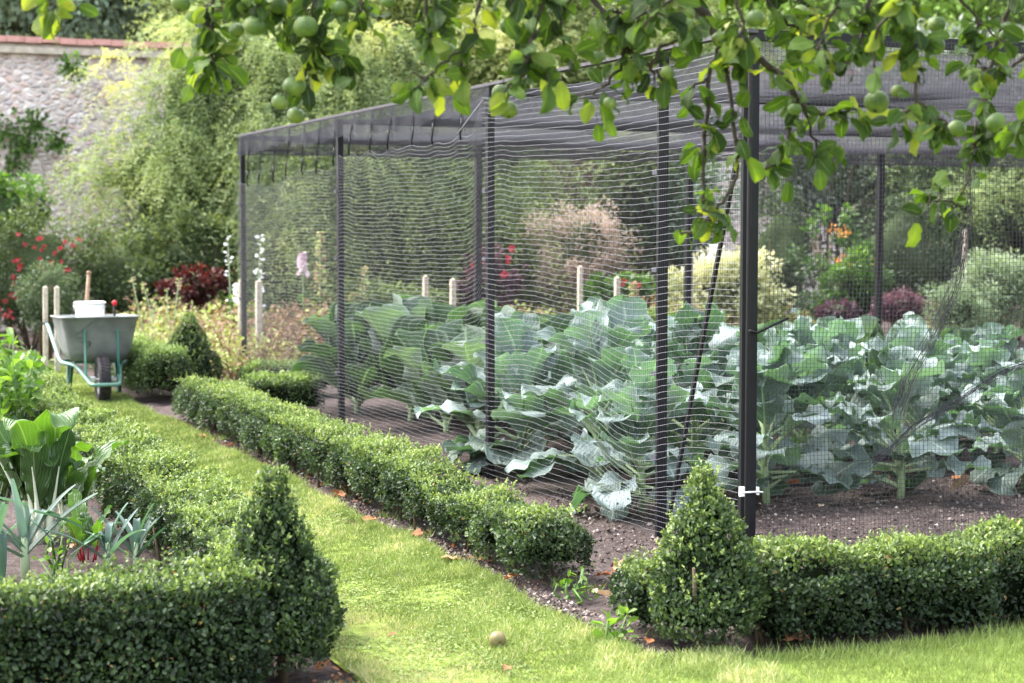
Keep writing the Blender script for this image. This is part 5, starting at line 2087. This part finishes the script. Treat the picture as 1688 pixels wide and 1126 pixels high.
climber('winter_jasmine', 'huge yellow-green arching shrub spilling over the flint wall', 'shrub', 90, 720, 45, 500, 24.2, 4800, 13, .085, .28, 'climber', 501,
        ln=(.4, 1.0), droop=1.0, tb=.31, tz=.22, bulge=1.3,
        edge=lambda fx, fz: fx - .13 - np.where(fz > .5, (fz - .5) * .42, 0) + .05 * np.sin(fz * 17))
climber('weeping_shrub', 'dark green weeping shrub with diagonal arching sprays behind the cage', 'shrub', 385, 905, 205, 520, 21.6, 2600, 13, .07, .3, 'weeper', 502,
        ln=(.6, 1.5), droop=1.2, xdir=.7, tb=.30, tz=.36, bulge=.8)
climber('ivy_bank', 'pale sunlit hanging greenery above the cage roof in the middle distance', 'climbing plant', 540, 1180, -120, 260, 26.5, 4200, 8, .10, .4, 'far_pale', 503, ln=(.3, .8), droop=.7, tb=.32, tz=.3, bulge=.5)
climber('ivy_bank', 'pale green climbing growth high up between jasmine and wall top', 'climbing plant', 255, 600, -130, 120, 27.5, 1700, 8, .10, .4, 'far_pale', 509, ln=(.3, .8), droop=.7, tb=.25, tz=.2, bulge=.4)
climber('evergreen_screen', 'mixed yellowish green growth behind the right side of the cage', 'shrub', 1450, 1800, 180, 480, 23.0, 1800, 9, .075, .42, 'climber', 504, ln=(.35, .8), droop=.6, tb=.05, tz=.35, bulge=.5)
climber('wall_shrub', 'dark green leafy shrub hanging over the dark brick wall behind the smoke bush', 'shrub', 985, 1110, 215, 400, 23.0, 420, 8, .10, .5, 'weeper', 505, ln=(.3, .7), droop=.7, tb=.35, tz=.3, bulge=.4, corek=False)
# small self-sown plants on the flint wall
for k, (px, py, s) in enumerate([(12, 215, .34), (60, 205, .22), (22, 265, .36), (95, 235, .20), (120, 110, .20), (40, 240, .18)]):
    p = at(px, py, 25.35)
    p = p + np.array([0, -.05, 0])
    mb = MB()
    gq = np.random.default_rng(600 + k)
    m = 120
    o_ = norm(gq.normal(0, 1, (m, 3)))
    scatter(mb, T_OVAL, p + o_ * s * gq.random((m, 1)) * [1, .3, 1], o_ + [0, -.2, -.3], gq.normal(0, .4, (m, 3)) + [0, -1, .4], .075, .7, gq.uniform(.1, .8, m))
    o = mb.build('wall_creeper', M['lush'], loc=p)
    tag(o, ['green wall plant low at the left edge of the flint wall', 'small tuft growing out of the flint wall right of the left-edge plant', 'largest dark tuft on the flint wall above the fuchsia', 'pale tuft growing on the flint wall near the jasmine', 'highest small tuft on the flint wall below the coping', 'tiny tuft between the lower wall plants'][k], 'wall plant', 'plants rooted in the flint wall')

# --- trees beyond the wall
TR = [
    ('conifer_tree', 'blue-green conifer showing above the wall coping at the left', 70, -40, 31, (2.6, 1.6, 1.9), 6000, .16, 'blue_green', .2, .45, .5),
    ('conifer_tree', 'second blue-green conifer above the wall, left of the jasmine top', 270, -45, 32, (2.3, 1.6, 1.7), 5000, .16, 'blue_green', .25, .45, .5),
    ('broad_tree', 'pale broad tree rising behind the jasmine in the haze', 470, -90, 36, (3.2, 2, 2.6), 5500, .17, 'far_pale', .3, .35, .2),
    ('broad_tree', 'sunlit pale green tree far behind the middle of the cage roof', 800, -110, 37, (3.4, 2, 3.2), 6500, .17, 'far_pale', .42, .35, .2),
    ('broad_tree', 'bright light green tree behind the apple boughs at the corner post', 1130, -60, 34, (2.8, 2, 2.6), 6000, .16, 'far_green', .45, .35, .2),
    ('broad_tree', 'bright light green tree behind the apple boughs above the front rail', 1420, -40, 33, (2.6, 2, 2.4), 6000, .16, 'far_green', .42, .35, .2),
    ('broad_tree', 'light green tree behind the apple boughs at the right edge', 1690, -20, 34, (2.6, 2, 2.6), 5000, .16, 'far_green', .35, .35, .2),
    ('broad_tree', 'mid green tree behind the wall seen through the cage roof on the right', 1560, 170, 31, (3.2, 1.6, 1.6), 5000, .14, 'silver', .35, .35, .2),
    ('broad_tree', 'mid green tree behind the brick wall seen through the cage roof', 1130, 170, 32, (3.2, 1.6, 1.5), 5000, .14, 'climber', .15, .35, .2),
]
for k, (nm, lab, px, py, dep, rad, n, lf, mt, tb, tt, dr_) in enumerate(TR):
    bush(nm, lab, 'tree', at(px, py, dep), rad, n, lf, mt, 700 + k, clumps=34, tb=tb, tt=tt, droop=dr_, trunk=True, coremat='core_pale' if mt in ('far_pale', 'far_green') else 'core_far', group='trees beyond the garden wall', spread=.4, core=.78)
# far wood closing the view behind them
mb = MB()
for k in range(16):
    x = -22 + k * 3.1
    c = np.array([x, 44 + 2 * math.sin(k * 2.2), 2.5])
    gq = np.random.default_rng(800 + k)
    m = 1500
    o_ = norm(gq.normal(0, 1, (m, 3)))
    o_[:, 1] = -np.abs(o_[:, 1])
    scatter(mb, T_DIA, c + o_ * [3, 1.6, 6.5] * gq.uniform(.8, 1.05, (m, 1)), o_ + gq.normal(0, .6, (m, 3)), gq.normal(0, .5, (m, 3)) + [0, -.5, .7], .34 * gq.uniform(.6, 1.3, m), .6, gq.uniform(.2, .7, m) + .15 * o_[:, 2])
    mb.blob(c, (2.7, 1.3, 6.1), 8, .08, 0, 1, k)
o = mb.build('woodland', [M['far_pale'], M['core_pale']])
tag(o, kind='stuff')

# --- shrubs in the borders
SH = [
    # name, label, px, py(centre), depth, radii, n, leaf, mat, tb, tt, core
    ('fuchsia_bush', 'red-flowering fuchsia bush against the wall at the left edge', 45, 445, 21.5, (1.05, .7, .95), 7500, .055, 'weeper', .2, .35, .74),
    ('laurel_bush', 'bright green bush above the fuchsia at the left edge', -10, 355, 22.6, (.75, .6, .65), 3000, .08, 'lush', .25, .4, .72),
    ('evergreen_bush', 'dark mixed bush below the jasmine behind the wheelbarrow', 205, 465, 21.8, (.7, .6, .75), 5000, .06, 'weeper', .32, .35, .74),
    ('evergreen_bush', 'dark shady bush with narrow leaves behind the red-leaved plant', 330, 440, 22.2, (.85, .6, .85), 5500, .07, 'weeper', .28, .4, .72),
    ('smoke_bush', 'pinkish-brown hazy smoke bush behind the cabbages', 962, 408, 20.5, (.62, .5, .72), 8000, .038, 'smoke', .35, .4, .6),
    ('variegated_bush', 'cream variegated bush behind the black corner post', 1195, 480, 20.5, (.78, .6, .55), 7000, .055, 'cream', .25, .5, .7),
    ('yew_bush', 'dark green clipped yew right of the corner post', 1285, 440, 22.0, (.5, .5, 1.1), 5500, .045, 'dark_leaf', .3, .4, .78),
    ('olive_bush', 'silvery grey-leaved shrub seen through the upper front net', 1360, 290, 23.5, (1.3, .7, .95), 9000, .065, 'silver', .3, .45, .7),
    ('silver_bush', 'narrow grey-green shrub left of the silvery shrub behind the door post', 1120, 330, 23.0, (.7, .6, 1.0), 4500, .07, 'blue_green', .2, .4, .72),
    ('evergreen_bush', 'dark hollow bush behind the orange-flowered plant', 1490, 430, 22.0, (.85, .6, .95), 4500, .055, 'dark_leaf', .25, .35, .8),
    ('lavender_bush', 'pale grey-green feathery bush at the right edge behind the net', 1640, 480, 19.5, (.62, .5, .5), 6000, .04, 'grey_plant', .4, .4, .74),
    ('santolina_bush', 'rounded sage green bush at the foot of the right border', 1575, 510, 18.5, (.42, .4, .35), 3200, .035, 'grey_plant', .3, .4, .74),
    ('fern_bush', 'feathery mid green plant under the orange flowers', 1395, 480, 20.0, (.5, .4, .5), 4200, .055, 'lush', .1, .35, .6),
    ('heuchera', 'dark purple low plant behind the cabbages', 1490, 506, 19.0, (.36, .3, .17), 1600, .045, 'purple', .3, .4, .7),
    ('heuchera', 'second purple low plant left of the dark purple one', 1380, 512, 19.6, (.3, .3, .13), 800, .045, 'purple', .1, .3, .7),
    ('red_leaved_plant', 'dark red-leaved plant in the shade below the jasmine', 322, 470, 20.6, (.40, .3, .24), 1500, .06, 'maroon', .1, .4, .6),
    ('grey_bush', 'ferny grey-green plant behind the second cage post', 640, 500, 19.2, (.8, .4, .28), 2200, .05, 'weeper', .35, .35, .7),
    ('canna_plant', 'purplish plant carrying red flowers behind the third cage post', 812, 468, 20.2, (.42, .3, .42), 1500, .06, 'purple', .15, .35, .45),
    ('border_bush', 'mid green plant behind the cabbages left of the door post', 1020, 490, 19.8, (.45, .4, .3), 1800, .06, 'lush', .1, .35, .7),
    ('bay_cone', 'small dark green cone bush behind the two stakes near the wheelbarrow', 80, 490, 18.8, (.36, .36, .46), 3800, .03, 'dark_leaf', .5, .45, .8),
]
SHO = {}
for k, (nm, lab, px, py, dep, rad, n, lf, mt, tb, tt, core) in enumerate(SH):
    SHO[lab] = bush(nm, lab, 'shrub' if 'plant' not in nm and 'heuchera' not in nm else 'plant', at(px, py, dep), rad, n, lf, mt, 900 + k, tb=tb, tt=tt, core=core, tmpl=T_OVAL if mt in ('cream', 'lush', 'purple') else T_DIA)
# flowers on them
def florets(root, spots, mat, size, per, seed, name='flower'):
    g = np.random.default_rng(seed)
    for (p, s) in spots:
        mb = MB()
        p = np.asarray(p) - np.array(root.location)
        o_ = norm(g.normal(0, 1, (per, 3)))
        scatter(mb, T_OVAL, p + o_ * s * .4 * g.random((per, 1)), o_ + [0, -.4, .2], g.normal(0, .5, (per, 3)) + [0, -.8, .5], size * g.uniform(.7, 1.2, per), .75, g.random(per))
        mb.build(name, M[mat], root)


fu = SHO['red-flowering fuchsia bush against the wall at the left edge']
g = np.random.default_rng(8)
fl_ = [(75, 400), (68, 408), (82, 440), (70, 442), (92, 446), (112, 443), (30, 430), (42, 436), (100, 402), (25, 485), (15, 490), (35, 480), (4, 512), (22, 520), (95, 462), (30, 390), (48, 515), (128, 395), (62, 385), (10, 540), (12, 455), (58, 425), (88, 420), (105, 432), (20, 470), (45, 495), (8, 498), (40, 410), (118, 412), (76, 470)]
florets(fu, [(at(px + g.normal(0, 5), py + g.normal(0, 5), 20.75 + g.uniform(-.05, .12)), g.uniform(.03, .075)) for px, py in fl_ + fl_[:14]], 'red_petal', .026, 13, 1)
cn = SHO['purplish plant carrying red flowers behind the third cage post']
florets(cn, [(at(px, py, 19.85), s) for px, py, s in [(790, 432, .07), (799, 431, .05), (838, 427, .06), (832, 452, .05), (783, 438, .05), (845, 410, .04)]], 'red_petal', .04, 18, 2)
fe = SHO['feathery mid green plant under the orange flowers']
# orange-flowered tall plant
op = bush('trumpet_vine', 'tall yellow-green plant with orange flowers behind the net', 'plant', at(1375, 410, 20.6), (.46, .3, .52), 750, .075, 'lush', 950, core=0, tb=.15, tt=.4, clumps=18, spread=.26)
florets(op, [(at(px, py, 20.2), s) for px, py, s in [(1372, 378, .11), (1384, 385, .12), (1394, 380, .09), (1388, 428, .12), (1378, 432, .08), (1402, 440, .1), (1440, 430, .09), (1450, 432, .06), (1398, 462, .06)]], 'orange_petal', .045, 12, 3)
br_ = SHO['mid green plant behind the cabbages left of the door post']
florets(br_, [(at(px, py, 19.3), .05) for px, py in [(1028, 466), (1040, 472), (1052, 470)]], 'red_petal', .04, 10, 4)


# tall flower spikes
def spike(label, px, pyb, pyt, dep, mat, dens, size, seed, cat='flower', name='flower_spike', frac=.5, stems=1, leafy=True):
    g = np.random.default_rng(seed)
    top = at(px, pyt, dep)
    base = np.array([top[0], dep, 0.0])
    root = empty(name, base)
    sb, fb = MB(), MB()
    h = top[2]
    for q in range(stems):
        lx = g.normal(0, .10 if stems > 1 else .03)
        hh = h * (1 if q == 0 else g.uniform(.7, .98))
        sb.tube([(lx * .2, 0, -.03), (lx * .5, 0, hh * .5), (lx, 0, hh)], [.009, .007, .003], 5, tint=.3)
        m = dens
        z = hh * (1 - frac * g.random(m) ** 1.2)
        a = g.uniform(0, 6.28, m)
        rr = .012 + .05 * (hh - z) / (hh * frac) * (size / .04)
        d = np.stack([np.cos(a), np.sin(a), .3 + 0 * a], -1)
        lxz = np.interp(z, [0, hh * .5, hh], [lx * .2, lx * .5, lx])
        scatter(fb, T_OVAL, np.stack([lxz + np.cos(a) * rr * .5, np.sin(a) * rr * .5, z], -1), d, g.normal(0, .4, (m, 3)) + [0, -.6, .7], size * g.uniform(.7, 1.2, m), .8, g.random(m))
    sb.build('stem', M['stalk'], root)
    fb.build('blossom', M[mat], root)
    if leafy:
        lb_ = MB()
        m = 60
        z = h * .6 * g.random(m)
        a = g.uniform(0, 6.28, m)
        d = np.stack([np.cos(a), np.sin(a), .4 + 0 * a], -1)
        scatter(lb_, T_DIA, np.stack([0 * z, 0 * z, z], -1), d, g.normal(0, .4, (m, 3)) + [0, 0, 1], .12, .25, g.random(m) * .6)
        lb_.build('leaves', M['lush'], root)
    tag(root, label, cat)
    return root


spike('pale pink flower spike between the first two cage posts', 500, 480, 418, 19.5, 'pink_petal', 130, .045, 20, frac=.22)
spike('tall brown seed spike just left of the second cage post', 526, 490, 384, 19.2, 'dry_vine', 160, .05, 21, 'seed head', 'seed_spike', .5, leafy=False)
spike('white flower spike just left of the far cage post', 382, 480, 388, 18.4, 'white_petal', 26, .04, 22, frac=.5)
spike('white flower spike just right of the far cage post', 420, 480, 388, 18.0, 'white_petal', 22, .045, 23, frac=.45, stems=2)
spike('white flower cluster at the foot of the far cage post', 388, 500, 470, 18.2, 'white_petal', 60, .05, 24, frac=.25)
spike('dry seed stalk rising right of the second cage post', 596, 490, 440, 19.0, 'dry_vine', 60, .04, 25, 'seed head', 'seed_spike', .4, leafy=False, stems=2)
spike('pair of thin dry stalks between wheelbarrow and red-leaved plant', 248, 500, 456, 18.0, 'dry_vine', 30, .03, 26, 'seed head', 'seed_spike', .3, leafy=False, stems=2)
spike('thin dry stalks left of the dark red-leaved plant', 275, 500, 460, 18.2, 'dry_vine', 30, .03, 27, 'seed head', 'seed_spike', .3, leafy=False, stems=3)
spike('red-brown dock stalk left of the door post', 1062, 520, 465, 18.2, 'dry_vine', 150, .045, 28, 'seed head', 'seed_spike', .6, leafy=False, stems=3)
spike('white shrub blossom above the variegated bush', 1180, 480, 405, 20.0, 'white_petal', 50, .06, 29, frac=.12)

# --- low far hedges
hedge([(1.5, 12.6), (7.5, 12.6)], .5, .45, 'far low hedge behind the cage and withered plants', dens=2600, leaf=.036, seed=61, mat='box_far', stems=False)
hedge([(3.4, 8.1), (3.9, 8.1)], .5, .62, 'square block of box rising between the cabbages right of the corner post', dens=4000, leaf=.03, seed=63, mat='box_far', stems=False)

# --- withered bean and potato plants beyond the cage
def withered(seed, h, r, n, green):
    g = np.random.default_rng(seed)
    fb, sb = MB(), MB()
    for i in range(26):
        a = g.uniform(0, 6.28)
        rr = r * g.uniform(.3, 1.1)
        tip = np.array([math.cos(a) * rr, math.sin(a) * rr, h * g.uniform(.2, 1.0)])
        b = np.array([g.normal(0, .06), g.normal(0, .06), -.03])
        mid = (b + tip) / 2 + np.array([0, 0, h * g.uniform(.1, .5)]) + g.normal(0, .04, 3)
        t = np.linspace(0, 1, 7)[:, None]
        sb.tube((1 - t) ** 2 * b + 2 * t * (1 - t) * mid + t ** 2 * tip, .006, 4, tint=g.uniform(.1, .5))
    o_ = norm(g.normal(0, 1, (n, 3))) * g.random((n, 1)) ** .5
    p = o_ * [r, r, h * .5] + [0, 0, h * .5]
    k = p[:, 2] > 0
    p, o_ = p[k], o_[k]
    m = len(p)
    gr = g.random(m) < green
    scatter(fb, T_DIA, p, g.normal(0, 1, (m, 3)) + [0, 0, -.2], g.normal(0, .5, (m, 3)) + [0, -.3, .8], .07 * g.uniform(.5, 1.2, m), .5, np.where(gr, g.uniform(.65, 1.1, m), g.uniform(0, .55, m)))
    root = empty('withered_plant', (0, 0, 0))
    fb.build('leaves', M['dry_vine'], root)
    sb.build('stem', M['dry_vine'], root)
    return root


WP = [withered(1000 + k, .66, .44, 760, gq) for k, gq in enumerate((.75, .45, .15))]
wpos = []
for k, (px, py, kind, sc) in enumerate([(225, 565, 0, 1.0), (262, 590, 0, .9), (300, 560, 0, 1.0), (345, 575, 1, 1.0), (385, 600, 0, .9), (390, 560, 1, 1.1), (320, 535, 1, 1.0), (262, 535, 0, 1.0), (215, 530, 0, .95), (370, 530, 0, 1.1),
                                        (430, 565, 2, 1.0), (480, 570, 2, 1.0), (530, 565, 2, 1.1), (580, 560, 2, 1.0), (635, 560, 2, 1.0), (690, 560, 1, 1.0), (740, 558, 2, .9), (450, 605, 1, .8), (500, 540, 2, .9), (610, 540, 2, .9),
                                        (850, 555, 1, 1.0), (900, 550, 0, .9), (960, 550, 0, .9), (1010, 550, 1, 1.0), (1060, 555, 2, 1.1), (1130, 550, 1, 1.0), (1190, 545, 0, .9), (1300, 545, 0, .9), (1340, 540, 0, .8), (1560, 540, 0, .8), (1620, 540, 0, .8), (790, 552, 2, .9)]):
    base = WP[kind]
    if kind in [w[0] for w in wpos]:
        o = copy_tree(base)
    else:
        o = base
    wpos.append((kind,))
    place(o, gnd(px, py + 42), k * 1.7, sc)
    where = 'beyond the cross path, left of the cage' if px < 400 else ('seen through the side net' if px < 1100 else 'seen through the front net')
    look = ['yellow-green fading', 'half withered', 'brown withered'][kind]
    tag(o, f'{look} vegetable plant {where}', 'plant', f'{look} plants {where}')


# --- stakes
for k, (px, pt, pb, dep, w, lab) in enumerate([
        (73, 474, 540, 18.0, .045, 'left one of two pale stakes behind the wheelbarrow handle'),
        (92, 474, 545, 17.6, .045, 'right one of two pale stakes behind the wheelbarrow handle'),
        (396, 462, 530, 18.0, .05, 'pale stake partly behind the far cage post'),
        (425, 464, 530, 17.6, .055, 'pale stake just right of the far cage post'),
        (700, 456, 530, 18.2, .05, 'left pale stake between the second and third cage posts'),
        (745, 461, 530, 18.0, .05, 'right pale stake between the second and third cage posts'),
        (955, 440, 530, 19.0, .045, 'pale stake below the smoke bush'),
        (1016, 458, 530, 18.4, .05, 'brownish stake left of the door post'),
        (1137, 420, 520, 19.5, .05, 'grey stake between door post and corner post'),
        (1590, 380, 520, 20.5, .04, 'thin brown stake in the right border')]):
    t = at(px, pt, dep)
    mb = MB()
    mb.bar((0, 0, -.1), (.01, 0, t[2]), w)
    mb.add(np.array([[-w / 2, -w / 2, t[2]], [w / 2, -w / 2, t[2]], [w / 2, w / 2, t[2]], [-w / 2, w / 2, t[2]], [0, 0, t[2] + .02]]) + [.01, 0, 0], [(0, 1, 4), (1, 2, 4), (2, 3, 4), (3, 0, 4)])
    o = mb.build('wooden_stake', M['stake'])
    o.location = (t[0], dep, 0)
    tag(o, lab, 'stake', 'stakes in the vegetable beds')

# ================================================================== LIGHT AND CAMERA
SUN_EL, SUN_AZ = R(54), R(-68)       # azimuth from +Y towards +X
sd = np.array([math.sin(SUN_AZ) * math.cos(SUN_EL), math.cos(SUN_AZ) * math.cos(SUN_EL), math.sin(SUN_EL)])
ld = bpy.data.lights.new('sun', 'SUN')
ld.energy = 3.5
ld.angle = R(32)
ld.color = (1.0, .985, .955)
lo = bpy.data.objects.new('sun', ld)
COL.objects.link(lo)
lo.rotation_euler = Vector(-sd).to_track_quat('-Z', 'Y').to_euler()
lo.location = (0, 0, 20)
w = bpy.data.worlds.new('World')
scn.world = w
w.use_nodes = True
nt = w.node_tree
bg = nt.nodes['Background']
sk = nt.nodes.new('ShaderNodeTexSky')
sk.sky_type = 'NISHITA'
sk.sun_disc = False
sk.sun_elevation = SUN_EL
sk.sun_rotation = SUN_AZ
sk.air_density = 1.0
sk.dust_density = 4.0
sk.ozone_density = .6
# thin high cloud: the sky light is paler than a clear blue
hs = nt.nodes.new('ShaderNodeHueSaturation')
hs.inputs['Saturation'].default_value = .45
nt.links.new(sk.outputs[0], hs.inputs['Color'])
nt.links.new(hs.outputs[0], bg.inputs['Color'])
bg.inputs['Strength'].default_value = .90

cd = bpy.data.cameras.new('camera')
cam = bpy.data.objects.new('camera', cd)
COL.objects.link(cam)
cam.location = (0, 0, CAMZ)
cam.rotation_euler = (R(90) - PITCH, 0, 0)
cd.sensor_width = 36
cd.lens = FPX / 1688 * 36
cd.clip_start = .05
cd.clip_end = 3000
cd.dof.use_dof = True
cd.dof.focus_distance = 7.6
cd.dof.aperture_fstop = 3.6
scn.camera = cam
scn.view_settings.view_transform = 'Standard'
scn.view_settings.look = 'None'
scn.view_settings.exposure = 0
scn.view_settings.gamma = 1
scn.render.engine = 'CYCLES'
scn.cycles.max_bounces = 8
scn.cycles.transmission_bounces = 6
scn.cycles.diffuse_bounces = 4
scn.cycles.use_denoising = True
